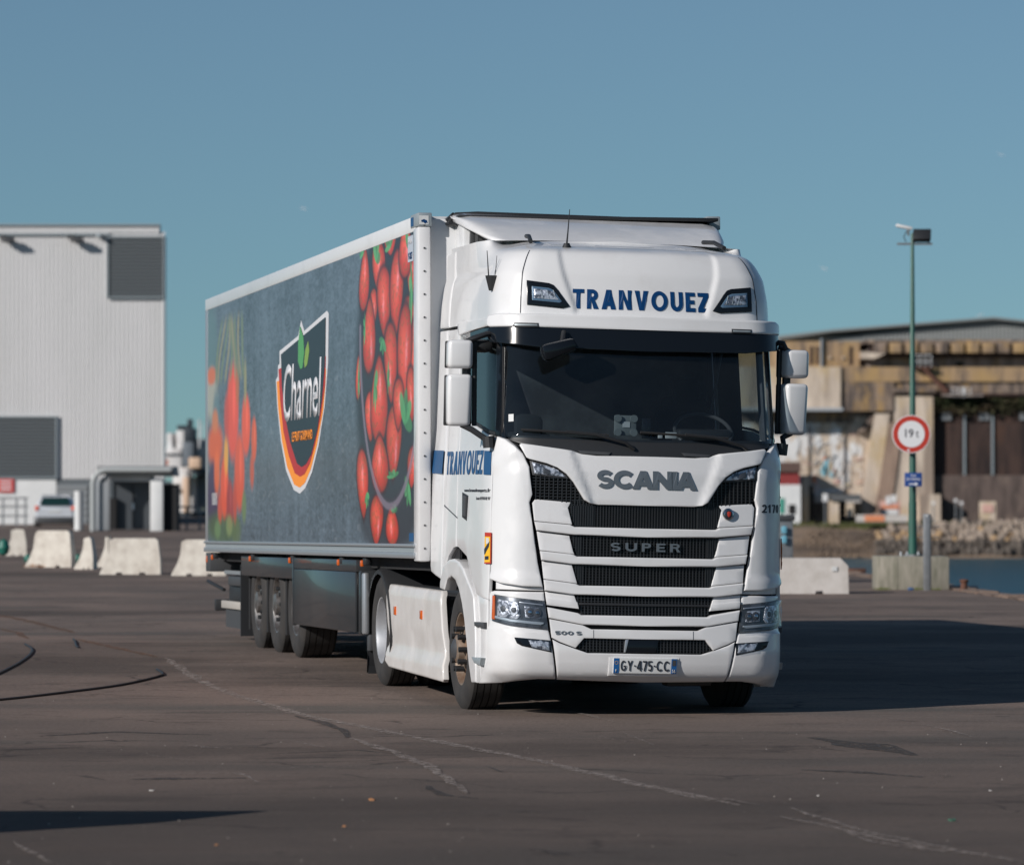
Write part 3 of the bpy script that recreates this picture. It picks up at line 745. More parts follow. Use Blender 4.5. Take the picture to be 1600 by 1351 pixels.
bc = [(.832, .958), (1.30, .958), (1.355, .950), (1.378, .925), (1.384, .656), (1.388, .4), (1.56, .215), (1.25, .238), (.86, .278), (.720, .278), (.776, .585), (.805, .70)]
def bc_w(s, z): return bump_w(s, z) * (1 - sm(abs(s), 1.2, 1.5)) + .014 * sm(z, .635 + .03 * sm(abs(s), .8, 1.3), .655 + .03 * sm(abs(s), .8, 1.3)) * -1
S2('bumper_corner', bc, WHITE, wf=bc_w, thick=.035, bev=.010, step=.05, zstep=.02)
S2('corner_trim', [(.838, 1.000), (1.0, 1.008), (1.30, 1.040), (1.30, .970), (.834, .968)], WHITE, w=-.03, thick=.02, bev=.003)
# corner panel
cp = [(1.295, 2.170), (1.20, 2.150), (1.10, 2.095), (1.035, 2.036), (.975, 1.935), (.942, 1.72), (.965, 1.655), (.944, 1.52), (.887, 1.19), (.842, .998), (1.0, 1.000), (1.20, 1.02), (1.335, 1.05), (1.345, 1.30), (1.347, 1.57), (1.345, 2.0)]
def cp_w(s, z):
    a = abs(s)
    return .012 * sm(z, 1.25, 1.0) * 0 + .014 * sm(z, 1.12, 1.06) + .018 * sm(z, 1.86 + .12 * sm(a, 1.3, 1.0), 1.99 + .12 * sm(a, 1.3, 1.0))
S2('corner_panel', cp, WHITE, wf=cp_w, thick=.04, bev=.010, step=.035, zstep=.03)
# headlights
for sg in (-1, 1):
    f_ = (lambda p: p) if sg > 0 else mir
    o = slab('headlight', f_([(.824, .890), (1.29, .930), (1.318, .722), (1.115, .688), (.795, .664)]), HLB, TS, parent=truck, w=-.004, thick=.05, bev=.003)
    slab('reflector', f_([(1.235, .895), (1.04, .872), (1.02, .77), (1.05, .742), (1.24, .76)]), REFL, TS, parent=o, w=.002, thick=.01, bev=.004)
    slab('reflector', f_([(.99, .845), (.87, .835), (.855, .745), (.98, .757)]), REFL, TS, parent=o, w=.001, thick=.01, bev=.004)
    # lamp bowls
    for a, b, rr in ((1.17, .82, .052), (1.075, .815, .045), (.945, .80, .034), (.885, .795, .034)):
        pts = [(a + rr * math.cos(t * math.pi / 6), b + rr * math.sin(t * math.pi / 6)) for t in range(12)]
        slab('lamp_bowl', f_(pts), GREYP if rr < .04 else REFL, TS, parent=o, w=.007, thick=.006, bev=.003)
        pts = [(a + rr * .5 * math.cos(t * math.pi / 6), b + rr * .5 * math.sin(t * math.pi / 6)) for t in range(12)]
        slab('lamp_bulb', f_(pts), CHROME if rr < .04 else GREYP, TS, parent=o, w=.012, thick=.006, bev=.004)
    slab('light_strip', f_([(1.27, .745), (1.12, .722), (.86, .700), (.83, .712), (.835, .722), (1.11, .742), (1.26, .765)]), ALUD, TS, parent=o, w=.006, thick=.01, bev=.004)
    slab('light_strip', f_([(1.03, .880), (.84, .862), (.838, .853), (1.03, .870)]), ALU, TS, parent=o, w=.004, thick=.01, bev=.002)
    slab('indicator', f_([(1.293, .922), (1.262, .918), (1.265, .732), (1.305, .738)]), ORANGE if sg < 0 else LENS, TS, parent=o, w=.008, thick=.01, bev=.003)
    slab('lens', f_([(.826, .886), (1.288, .926), (1.314, .724), (1.115, .692), (.80, .669)]), LENS, TS, parent=o, w=.018, thick=.004, bev=.003)
    o = slab('fog_light', f_([(.772, .583), (.90, .592), (1.075, .602), (1.05, .555), (1.01, .535), (.768, .489)]), GLOSSB, TS, parent=truck, w=.005, thick=.05, bev=.004)
    slab('reflector', f_([(.79, .572), (.96, .586), (.93, .53), (.83, .508), (.785, .503)]), REFL, TS, parent=o, w=.008, thick=.01, bev=.004)
    slab('light_strip', f_([(.85, .583), (.87, .584), (.80, .505), (.78, .505)]), ALU, TS, parent=o, w=.011, thick=.01, bev=.003)
    slab('lens', f_([(.776, .579), (.965, .593), (.935, .523), (.778, .497)]), LENS, TS, parent=o, w=.015, thick=.003, bev=.002)
# number plate
pb = slab('number_plate', [(-.264, .458), (.262, .458), (.262, .335), (-.264, .335)], PLATE, TS, parent=truck, w=.016, thick=.012, bev=.004, step=.1, zstep=0)
slab('plate_base', [(-.30, .462), (.285, .462), (.285, .315), (-.30, .315)], WHITE, TS, parent=truck, w=.004, thick=.02, bev=.003)
slab('plate_band', [(-.262, .455), (-.218, .455), (-.218, .338), (-.262, .338)], PLBLUE, TS, parent=pb, w=.018, thick=.002, bev=0)
slab('plate_band', [(.216, .455), (.260, .455), (.260, .338), (.216, .338)], PLBLUE, TS, parent=pb, w=.018, thick=.002, bev=0)
lettering('plate_text', 'GY-475-CC', (-.205, .203, .357, .437), INK, TS, .020, .002, .15, pb, gap=.13)
text('plate_text', 'F', (-.246, -.234, .345, .368), PLATE, TS, w=.021, bold=.01, parent=pb)
text('plate_text', '56', (.224, .252, .345, .372), PLATE, TS, w=.021, bold=.01, parent=pb)
slab('plate_emblem', [(.224, .445), (.252, .445), (.252, .40), (.224, .40)], GREYP, TS, parent=pb, w=.020, thick=.002, bev=0)
for k in range(8):
    a = k * math.pi / 4; cx, cy = -.24 + .013 * math.cos(a), .42 + .013 * math.sin(a)
    slab('plate_star', [(cx - .003, cy), (cx, cy - .003), (cx + .003, cy), (cx, cy + .003)], YEL, TS, parent=pb, w=.020, thick=.001, bev=0, step=0, zstep=0)
# lettering on the front
raised_letters('brand_lettering', 'SCANIA', (-.418, .418, 1.780, 1.922), SILVER, TS, .010, .008, .26, truck, stretch=1.42, gap=.03, step=.05)
raised_letters('model_lettering', 'SUPER', (-.292, .292, 1.290, 1.356), SILVER, TS, -.004, .01, .22, truck, stretch=1.35, gap=.40)
lettering('power_lettering', '500 S', (-.743, -.525, .629, .658), SILVER, TS, .006, .004, .24, truck, stretch=1.5, gap=.12)
lettering('fleet_number', '2170', (1.00, 1.235, 1.615, 1.680), INK, TS, .003, .002, .19, truck, gap=.14)
bd = slab('badge', [(.70 + .047 * math.cos(t * math.pi / 9), 1.598 + .047 * math.sin(t * math.pi / 9)) for t in range(18)], CHROME, TS, parent=truck, w=.012, thick=.03, bev=.006, step=0, zstep=0)
slab('badge_centre', [(.70 + .033 * math.cos(t * math.pi / 9), 1.598 + .033 * math.sin(t * math.pi / 9)) for t in range(18)], INK, TS, parent=bd, w=.015, thick=.006, bev=.002, step=0, zstep=0)
slab('badge_figure', [(.685, 1.612), (.70, 1.62), (.718, 1.612), (.714, 1.585), (.70, 1.573), (.688, 1.585)], RED, TS, parent=bd, w=.018, thick=.004, bev=.002, step=0, zstep=0)

# windscreen, cowl, pillars
slab('cowl', sym([(0, 2.165), (1.15, 2.185), (1.18, 2.14), (1.07, 2.115), (.86, 2.085), (.63, 2.06), (.42, 2.02), (0, 2.02)]), BLACK, TS, parent=truck, w=-.012, thick=.05, bev=.01)
for a, b in ((-.58, -.30), (.30, .56)):
    slab('cowl_flap', [(a, 2.072), (b, 2.062), (b - .02, 2.038), (a + .03, 2.045)], GREYP, TS, parent=truck, w=.0, thick=.02, bev=.004)
slab('windscreen', sym([(0, 2.96), (1.20, 2.97), (1.225, 2.90), (1.238, 2.25), (1.20, 2.165), (0, 2.150)]), WIND, TS, parent=truck, w=-.006, thick=0, bev=0, step=.04, zstep=.05)
S2('pillar_trim', [(1.225, 3.06), (1.345, 3.06), (1.362, 2.17), (1.30, 2.165), (1.20, 2.14), (1.235, 2.25), (1.222, 2.90)], GLOSSB, w=-.004, thick=.03, bev=.006, zstep=.06)
S2('pillar_rubber', [(1.228, 2.98), (1.243, 2.98), (1.252, 2.20), (1.238, 2.20)], BLACKM, w=.003, thick=.01, bev=.003)
slab('inspection_sticker', [(-1.175, 2.345), (-1.125, 2.348), (-1.125, 2.29), (-1.175, 2.287)], PLATE, TS, parent=truck, w=0, thick=.002, bev=0)
# dusty film on the windscreen
_nt = WIND.node_tree; _o = [x for x in _nt.nodes if x.type == 'OUTPUT_MATERIAL'][0]; _s = _o.inputs[0].links[0].from_socket
_d = _nt.nodes.new('ShaderNodeBsdfDiffuse'); _d.inputs[0].default_value = (.55, .62, .66, 1); _m = _nt.nodes.new('ShaderNodeMixShader')
_tc = _nt.nodes.new('ShaderNodeTexCoord'); _n = _nt.nodes.new('ShaderNodeTexNoise'); _n.inputs['Scale'].default_value = 2.5; _n.inputs['Detail'].default_value = 6
_r = _nt.nodes.new('ShaderNodeMapRange'); _r.inputs[1].default_value = .3; _r.inputs[2].default_value = .75; _r.inputs[3].default_value = .003; _r.inputs[4].default_value = .012
_nt.links.new(_tc.outputs['Object'], _n.inputs[0]); _nt.links.new(_n.outputs[0], _r.inputs[0]); _nt.links.new(_r.outputs[0], _m.inputs[0])
_nt.links.new(_s, _m.inputs[1]); _nt.links.new(_d.outputs[0], _m.inputs[2]); _nt.links.new(_m.outputs[0], _o.inputs[0])
# interior
slab('pillar_cover', [(1.20, 3.0), (1.60, 3.0), (1.62, 2.2), (1.22, 2.15)], INTER, TS, parent=truck, w=-.06, thick=.02, bev=0)
slab('curtain', [(2.22, 3.05), (2.85, 3.05), (2.85, 2.2), (2.22, 2.2)], SEAT, TS, parent=truck, w=-.06, thick=.03, bev=0)
def rb(name, u0, u1, v0, v1, z0, z1, m, parent=truck, bev=.02):
    bm = bmesh.new(); bm_box(bm, v0, v1, -u1, -u0, z0, z1, bev)
    for v in bm.verts: v.co = roll(-v.co.y, v.co.x, v.co.z)
    return finish(name, bm, m, parent)
rb('dashboard', .62, 1.13, -1.08, 1.08, 2.02, 2.17, BLACK, bev=.04)
rb('instrument_hood', .70, .95, .35, .80, 2.17, 2.27, BLACK, bev=.03)
rb('cab_floor', -.84, .62, -1.12, 1.12, 1.28, 1.34, BLACKM)
rb('cab_rear_wall', -.88, -.82, -1.03, 1.03, 1.0, 3.5, INTER, bev=0)
rb('bunk', -.80, -.28, -1.1, 1.1, 1.9, 2.1, INTER, bev=.04)
rb('overhead_shelf', .25, .80, -1.05, 1.05, 2.98, 3.25, INTER, bev=.03)
for v in (-.62, .62):
    q = 0 if v > 0 else .32; uu = 0 if v > 0 else -.3
    s_ = rb('seat', uu, uu + .12, v - .25, v + .25, 1.7 - q, 2.45 - q, SEAT, bev=.05)
    rb('seat_cushion', uu + .08, uu + .6, v - .26, v + .26, 1.75 - q, 1.9 - q, SEAT, s_, bev=.05)
    rb('headrest', uu + .01, uu + .12, v - .12, v + .12, 2.45 - q, 2.70 - q, SEAT, s_, bev=.055)
    rb('seat_shoulder', uu - .01, uu + .12, v - .2, v + .2, 2.4 - q, 2.55 - q, SEAT, s_, bev=.055)
# steering wheel
bm = bmesh.new(); c = Vector((.62, -.86, 2.24)); n_ = Vector((0, -.62, .78)).normalized(); ax = Vector((1, 0, 0)); ay = n_.cross(ax)
bm_tube(bm, [c + ax * .23 * math.cos(k * math.pi / 16) + ay * .23 * math.sin(k * math.pi / 16) for k in range(33)], .016, 8, cap=False)
bm_tube(bm, [c - ax * .22, c, c + ax * .22], .018, 6); bm_tube(bm, [c, c - Vector((0, -.15, .2))], .03, 8)
finish('steering_wheel', bm, GREYP, truck)
tube('seat_belt', [roll(.05, .93, 2.95), roll(.04, .88, 2.6), roll(.1, .80, 2.3)], .012, GREYP, truck, 6)
# items behind the glass
o = rb('toll_badge_holder', 1.13, 1.145, -.215, -.035, 2.20, 2.36, mat('grey_rubber', (.17, .19, .19), .6), bev=.02)
for a in (-.19, -.06):
    for b in (2.225, 2.335):
        bm = bmesh.new(); bm_tube(bm, [roll(1.147, a, b), roll(1.165, a, b)], .03, 12); finish('suction_cup', bm, MATS['grey_rubber'], o)
rb('holder_label', 1.147, 1.15, -.15, -.09, 2.265, 2.31, PLATE, o, bev=0)
rb('phone', 1.13, 1.15, .01, .08, 2.18, 2.34, GLOSSB, bev=.006)
rb('paper_note', 1.14, 1.16, .20, .29, 2.185, 2.235, PLATE, bev=.003)
rb('paper_note', 1.14, 1.16, .14, .175, 2.185, 2.21, PLATE, bev=.003)
# wipers
def wiper(a0, a1):
    bm = bmesh.new(); n = 12
    bm_tube(bm, [TS(a0 + (a1 - a0) * k / n, 2.225 - .03 * k / n, .025) for k in range(n + 1)], .010, 6)
    o = finish('wiper', bm, BLACKM, truck)
    bm = bmesh.new(); m_ = (a0 + a1) / 2
    bm_tube(bm, [TS(m_, 2.215, .035), TS(m_ + .25, 2.20, .05), TS(m_ + .50, 2.14, .04), TS(m_ + .58, 2.09, .0)], .014, 6)
    finish('wiper_arm', bm, BLACK, o)
wiper(-1.05, -.32); wiper(-.05, .72)
# sun visor
vis = slab('visor_fairing', sym([(0, 3.135), (1.22, 3.145), (1.33, 3.13), (1.352, 3.10), (1.352, 3.045), (1.31, 3.035), (0, 3.035)]), WHITE, TS, parent=truck, w=.085, thick=.10, bev=.018, seg=3, step=.04, zstep=.03)
slab('visor_shade', sym([(0, 3.038), (1.30, 3.040), (1.345, 3.02), (1.35, 2.93), (1.31, 2.915), (1.12, 2.90), (.9, 2.875), (0, 2.865)]), GLOSSB, TS, parent=truck, w=.075, thick=.03, bev=.006, step=.04, zstep=.03)
for a in (-1.0, .86):
    slab('visor_hinge', [(a - .09, 3.068), (a + .09, 3.068), (a + .09, 3.034), (a - .09, 3.034)], BLACK, TS, parent=truck, w=.089, thick=.02, bev=.002)
    slab('visor_hinge_plate', [(a - .08, 3.058), (a + .08, 3.058), (a + .08, 3.046), (a - .08, 3.046)], ALUD, TS, parent=truck, w=.091, thick=.004, bev=.001)
# wide-angle front mirror hanging in front of the glass
bm = bmesh.new(); bm_box(bm, -.14, .14, -.06, .08, -.055, .05, .035)
for v in bm.verts:
    v.co = Matrix.Rotation(R(-17), 4, 'Y') @ Vector((v.co.x, v.co.y, v.co.z * (1 + .3 * (v.co.x < 0)))); v.co += TS(-.76, 2.865, .22)
fm = finish('front_mirror', bm, GLOSSB, truck)
tube('mirror_arm', [TS(-.70, 3.0, .09), TS(-.72, 2.93, .17), TS(-.75, 2.88, .2)], .02, BLACK, fm)

# upper body shell
def upper():
    bm = bmesh.new(); SM = 3.36
    ss = np.concatenate([np.arange(-SM, -1.5, .06), np.arange(-1.5, 1.5001, .02), np.arange(1.56, SM + .01, .06)])
    zs = list(np.arange(3.10, 3.60, .02)) + list(np.arange(3.60, 3.771, .01)); rows = []
    def wf(s, z):
        a = abs(s); e = .56 + .42 * max(0, z - 3.20) ** 1.0
        w = -.022 * (1 - sm(a, e, e + .05)) * sm(z, 3.14, 3.19) * (1 - sm(z, 3.67, 3.71))
        w -= .010 * sm(a, 1.9, 2.0) * sm(z, 3.2, 3.5) * 0
        return w
    for z in zs: rows.append([bm.verts.new(TS(float(s), float(z), wf(s, z))) for s in ss])
    for a, b in zip(rows, rows[1:]):
        for k in range(len(ss) - 1): bm.faces.new((a[k], a[k + 1], b[k + 1], b[k]))
    # roof: bridge across between mirrored points
    top = rows[-1]; n = len(top) // 2; M = 10
    prev = None
    for k in range(n):
        A, B = top[k], top[-1 - k]
        row = [A] + [bm.verts.new(A.co.lerp(B.co, i / M) + Vector((0, 0, 0.02 * math.sin(math.pi * i / M) ** .6))) for i in range(1, M)] + [B]
        if k >= n - 8:   # front end flattens into the forehead
            f = 1 - (k - (n - 8)) / 8
            for i in range(1, M): row[i].co.z = A.co.z + (B.co.z - A.co.z) * i / M + .02 * f * math.sin(math.pi * i / M) ** .6
        if prev:
            for i in range(M): bm.faces.new((prev[i], prev[i + 1], row[i + 1], row[i]))
        prev = row
    try: bm.faces.new(prev + [top[n]] if len(top) % 2 else prev)
    except Exception: pass
    return finish('roof_shell', bm, WHITE, truck, ang=50)
upper()
S2('roof_seam', [(1.064, 3.66), (1.072, 3.66), (1.066, 3.15), (1.058, 3.15)], INK, w=.004, thick=.004, bev=0, zstep=.02)
for sg in (1, -1):
    f_ = (lambda p: p) if sg > 0 else mir
    o = slab('roof_lamp', f_([(1.022, 3.412), (.825, 3.392), (.785, 3.378), (.745, 3.340), (.636, 3.208), (.70, 3.192), (1.005, 3.214)]), GLOSSB, TS, parent=truck, w=.010, thick=.03, bev=.004)
    slab('lamp_frame', f_([(.972, 3.364), (.824, 3.352), (.784, 3.336), (.707, 3.247), (.726, 3.236), (.962, 3.252)]), LAMPBLUE, TS, parent=o, w=.013, thick=.006, bev=.002)
    slab('reflector', f_([(.955, 3.345), (.83, 3.334), (.792, 3.322), (.735, 3.258), (.95, 3.268)]), REFL, TS, parent=o, w=.015, thick=.004, bev=.001)
    for a in (.90, .845, .79):
        slab('lamp_divider', f_([(a, 3.335), (a - .008, 3.335), (a - .035, 3.264), (a - .027, 3.264)]), ALUD, TS, parent=o, w=.018, thick=.006, bev=.001)
    slab('lens', f_([(.965, 3.355), (.826, 3.343), (.788, 3.328), (.718, 3.250), (.958, 3.260)]), LENS, TS, parent=o, w=.021, thick=.003, bev=.001)
lettering('roof_lettering', 'TRANVOUEZ', (-.612, .610, 3.196, 3.352), BLUE, TS, -.0165, .006, .22, truck, gap=.17, step=.04)
# raised panels on the roof front slope
for a0, a1 in ((-.42, .42), (-.92, -.62), (.62, .92)):
    slab('roof_rib', [(a0, 3.722), (a1, 3.722), (a1 - .04, 3.704), (a0 + .04, 3.704)], WHITE, TS, parent=truck, w=.012, thick=.03, bev=.008)
    slab('roof_rib', [(a0 + .05, 3.752), (a1 - .05, 3.752), (a1 - .08, 3.732), (a0 + .08, 3.732)], WHITE, TS, parent=truck, w=.012, thick=.03, bev=.006)
for sg in (1, -1):
    tube('roof_rail_end', [roll(.10, sg * .74, 3.815), roll(.34, sg * .77, 3.80), roll(.56, sg * .80, 3.745)], .018, BLACK, truck)
# aerials
def aerial(s, z, pts, name='aerial'):
    b = TS(s, z, 0.02)
    bm = bmesh.new(); bm_tube(bm, [b - Vector((0, 0, .02)), b + Vector((0, 0, .03))], .045, 12, r2=.022)
    o = finish(name, bm, BLACK, truck)
    for p in pts: tube('whip', [b + Vector((0, 0, .02)), b + Vector(p) * .4, b + Vector(p)], .008, BLACK, o, 6, r2=.003)
aerial(-.69, 3.705, [(0.02, -.02, .30)])
bm = bmesh.new(); b = TS(-1.43, 3.395, .02)
bm_tube(bm, [b + Vector((0, 0, .06)), b, b - Vector((0, 0, .06))], .05, 10, r2=.02); o = finish('aerial', bm, BLACK, truck)
tube('whip', [b + Vector((-.02, 0, .03)), b + Vector((-.03, .02, .26))], .006, BLACK, o, 6, r2=.003)
tube('whip', [b + Vector((.03, 0, .03)), b + Vector((.05, .02, .22))], .004, BLACK, o, 6, r2=.002)
# roof wind deflector: a curved plate rising from the roof to the trailer's height
def deflector():
    bm = bmesh.new(); N = 64; K = 10; rows = []
    for k in range(K + 1):
        f = k / K; row = []
        for i in range(N + 1):
            t = -1 + 2 * i / N; a = abs(t); sg = 1 if t >= 0 else -1
            g = min(a / .62, 1); h = max(0, (a - .62) / .38)
            hv = 1 - (1 - h) ** 2.2; hu = h ** 1.5
            P = Vector((.0 - .03 * g * g - 1.14 * hu, sg * (.84 * g + .27 * hv), 3.755 + .245 * h ** 1.2))
            Q = Vector((-1.12 - .10 * h, sg * (1.02 * g + .09 * hv), 4.055 - .02 * h))
            q = P.lerp(Q, f); b = math.sin(math.pi * min(1, f * 1.0)) * (1 - .3 * h)
            q.x += .05 * b; q.z += .035 * b
            if f > .85: q.z += .012 * (f - .85) / .15
            q.z += (.016 * sm(g, .90, .96)) * (1 - f) * b * 0
            row.append(bm.verts.new(roll(q.x, q.y, q.z)))
        rows.append(row)
    for a, b in zip(rows, rows[1:]):
        for k in range(N): bm.faces.new((a[k], a[k + 1], b[k + 1], b[k]))
    o = finish('roof_deflector', bm, WHITE, truck, ang=50)
    md = o.modifiers.new('thickness', 'SOLIDIFY'); md.thickness = .025; md.offset = -1
    tube('deflector_edge', [roll(-1.24, -1.13, 4.0), roll(-1.20, -1.08, 4.065), roll(-1.14, -.9, 4.075), roll(-1.14, 0, 4.075), roll(-1.14, .9, 4.075), roll(-1.20, 1.08, 4.065), roll(-1.24, 1.14, 3.95)], .014, BLACK, truck, 8)
deflector()
rb('roof_fairing_base', -1.15, -.12, -1.04, 1.04, 3.70, 3.79, WHITE, bev=.03)
for sg in (-1, 1):
    rb('deflector_stay', -1.0, -.94, sg * .98 - .02, sg * .98 + .02, 3.8, 4.0, GREYP, bev=.004)
    tube('deflector_bracket', [roll(-1.2, sg * 1.10, 4.06), roll(-1.3, sg * 1.12, 4.03), roll(-1.42, sg * 1.12, 4.02), roll(-1.42, sg * 1.12, 3.99), roll(-1.2, sg * 1.12, 3.99)], .018, BLACK, truck)

# sides: door, rear quarter, wind extenders
door = [(1.352, 2.165), (1.356, 1.03), (1.372, .885), (1.795, .918), (1.975, 1.05), (2.165, 1.21), (2.53, 1.282), (2.60, 1.284), (2.625, 1.6), (2.64, 2.31), (2.08, 2.275)]
ds = S2('door', door, WHITE, thick=.03, bev=.006, step=.10, zstep=.15)
for d_, sg in zip(ds, (1, -1)):
    f_ = (lambda p: p) if sg > 0 else mir
    slab('handle_recess', f_([(2.16, 1.700), (2.42, 1.728), (2.40, 1.525), (2.20, 1.495)]), BLACK, TS, parent=d_, w=.002, thick=.01, bev=.002)
    slab('door_handle', f_([(2.20, 1.690), (2.30, 1.70), (2.29, 1.535), (2.22, 1.53)]), GREYP, TS, parent=d_, w=.02, thick=.02, bev=.008)
    slab('locker_seam', f_([(2.60, 1.512), (3.19, 1.612), (3.19, 1.622), (2.60, 1.522)]), INK, TS, parent=d_, w=.002, thick=.002, bev=0)
qp = [(2.655, 2.30), (2.640, 1.6), (2.615, 1.284), (2.75, 1.272), (2.95, 1.20), (3.19, 1.02), (3.19, 3.075), (2.72, 3.075), (2.70, 2.7)]
S2('quarter_panel', qp, WHITE, thick=.03, bev=.006, step=.10, zstep=.15)
ex = [(3.215, 1.00), (3.62, 1.06), (3.655, 1.10), (3.76, 2.1), (3.86, 3.08), (3.215, 3.08)]
S2('side_fairing', ex, WHITE, thick=.035, bev=.012, w=.004, wf=lambda s, z: .012 * sm(abs(s), 3.2, 3.5), step=.08, zstep=.15)
ex2 = [(3.13, 3.10), (3.88, 3.10), (3.90, 3.45), (3.86, 3.64), (3.76, 3.71), (3.13, 3.74)]
S2('side_fairing', ex2, WHITE, thick=.035, bev=.014, w=.006, wf=lambda s, z: .012 * sm(abs(s), 3.15, 3.5), step=.08, zstep=.08)
S2('fairing_rubber', [(3.628, 1.10), (3.672, 1.10), (3.915, 3.07), (3.868, 3.07)], BLACK, w=.0, thick=.10, bev=.004)
S2('fairing_rubber', [(3.885, 3.12), (3.93, 3.12), (3.945, 3.45), (3.905, 3.65), (3.86, 3.72), (3.82, 3.70), (3.90, 3.45)], BLACK, w=.02, thick=.10, bev=.004)
# side windows
S2('side_window', [(1.34, 3.035), (1.36, 2.19), (2.08, 2.285), (2.62, 2.32), (2.68, 2.7), (2.70, 3.03), (2.0, 3.05)], SIDEG, w=-.008, thick=0, bev=0, step=.15, zstep=.2)
S2('window_sill_trim', [(1.352, 2.205), (2.08, 2.30), (2.63, 2.335), (2.63, 2.318), (2.08, 2.278), (1.352, 2.178)], BLACK, w=.0, thick=.01, bev=.002)
S2('window_header', [(1.33, 3.055), (1.36, 3.115), (2.0, 3.12), (2.72, 3.12), (2.74, 3.055), (2.70, 3.02), (2.0, 3.045)], WHITE, w=.012, thick=.03, bev=.008)
# lettering on the door side
for sg in (-1, 1):
    TT = TS
    a = -1 if sg < 0 else 1
    f_ = (lambda p: p) if sg > 0 else mir
    L0, L1 = (-3.14, -1.62) if sg < 0 else (1.62, 3.14)
    lettering('door_lettering', 'TRANVOUEZ', (L0, L1, 1.872, 2.062), BLUE2, TS, .004, .003, .2, truck, gap=.14, step=.1)
    slab('blue_stripe', f_([(3.23, 2.072), (3.72, 2.078), (3.68, 1.885), (3.23, 1.878)]), BLUE2, TS, parent=truck, w=.021, thick=.003, bev=0)
    slab('blue_stripe', f_([(1.585, 2.058), (1.385, 2.055), (1.375, 1.865), (1.55, 1.868)]), BLUE2, TS, parent=truck, w=.004, thick=.002, bev=0)
    W0, W1 = (-2.33, -1.37) if sg < 0 else (1.37, 2.33)
    text('web_address', 'www.bruneeltransports.fr', (W0, W1, 1.722, 1.758), INK, TS, w=.004, thick=.002, bold=.01, parent=truck)
    W0, W1 = (-1.82, -1.37) if sg < 0 else (1.37, 1.82)
    text('phone_number', 'Lorient  02 97 83 83 97', (W0, W1, 1.668, 1.692), INK, TS, w=.004, thick=.002, bold=.01, parent=truck)
    st = slab('warning_sticker', f_([(1.435, 1.412), (1.322, 1.412), (1.315, 1.168), (1.43, 1.165)]), RED, TS, parent=truck, w=.032 if False else .014, thick=.006, bev=0, step=.03)
    slab('sticker_face', f_([(1.428, 1.380), (1.330, 1.380), (1.325, 1.180), (1.424, 1.177)]), YEL, TS, parent=st, w=.016, thick=.002, bev=0, step=.03)
    slab('sticker_figure', f_([(1.43, 1.28), (1.335, 1.345), (1.345, 1.30), (1.38, 1.27), (1.41, 1.24), (1.425, 1.24)]), INK, TS, parent=st, w=.018, thick=.002, bev=0, step=.03)
    slab('sticker_figure', f_([(1.40, 1.37), (1.35, 1.37), (1.345, 1.33), (1.395, 1.32)]), PLATE, TS, parent=st, w=.018, thick=.002, bev=0, step=.03)
    slab('sticker_text', f_([(1.41, 1.225), (1.345, 1.228), (1.345, 1.20), (1.41, 1.197)]), INK, TS, parent=st, w=.018, thick=.002, bev=0, step=.03)
# front wheel arches, step panel
arch = [(3.235, .93), (3.22, .99), (3.12, 1.10), (2.99, 1.15), (2.86, 1.175), (2.66, 1.185), (2.45, 1.165), (2.25, 1.115), (2.07, 1.03), (1.93, .97), (1.80, .90), (1.72, .65), (1.69, .40), (1.61, .22), (1.80, .21), (1.95, .35), (2.04, .47), (2.12, .60), (2.18, .71), (2.28, .83), (2.41, .94), (2.56, 1.01), (2.74, 1.04), (2.92, 1.01), (3.04, .92)]
S2('wheel_arch', arch, WHITE, thick=.10, w=.014, bev=.014, seg=3, step=.08, zstep=.08)
S2('arch_gap', [(2.62, 1.29), (2.60, 1.18), (2.85, 1.16), (3.05, 1.12), (3.18, 1.01), (2.95, 1.20), (2.80, 1.265)], BLACKM, w=-.03, thick=.005, bev=0)
S2('step_panel', [(1.40, .90), (1.79, .915), (1.72, .65), (1.69, .40), (1.55, .225), (1.40, .26)], WHITE, w=-.012, thick=.03, bev=.01)
S2('step_light', [(1.42, .705), (1.74, .70), (1.72, .665), (1.42, .66)], GREYP, w=.02, thick=.04, bev=.008)
S2('step_light', [(1.44, .425), (1.78, .42), (1.66, .375), (1.46, .365)], ALUD, w=.03, thick=.06, bev=.008)
# inner wheel housings
for sg in (-1, 1):
    bm = bmesh.new(); N = 14
    for i in range(N):
        a0 = math.pi * i / N; a1 = math.pi * (i + 1) / N
        q_ = [(.60 * math.cos(a), .55 + .58 * math.sin(a)) for a in (a0, a1)]
        vs = [bm.verts.new((sg * x, -u, z)) for x in (1.12, .7) for u, z in q_]
        bm.faces.new((vs[0], vs[1], vs[3], vs[2]))
    vs = [bm.verts.new((sg * .72, -.60 * math.cos(math.pi * i / N), .55 + .58 * math.sin(math.pi * i / N))) for i in range(N + 1)]
    bm.faces.new(vs); bmesh.ops.remove_doubles(bm, verts=bm.verts, dist=1e-5)
    finish('wheel_housing', bm, BLACKM, truck, recalc=False)
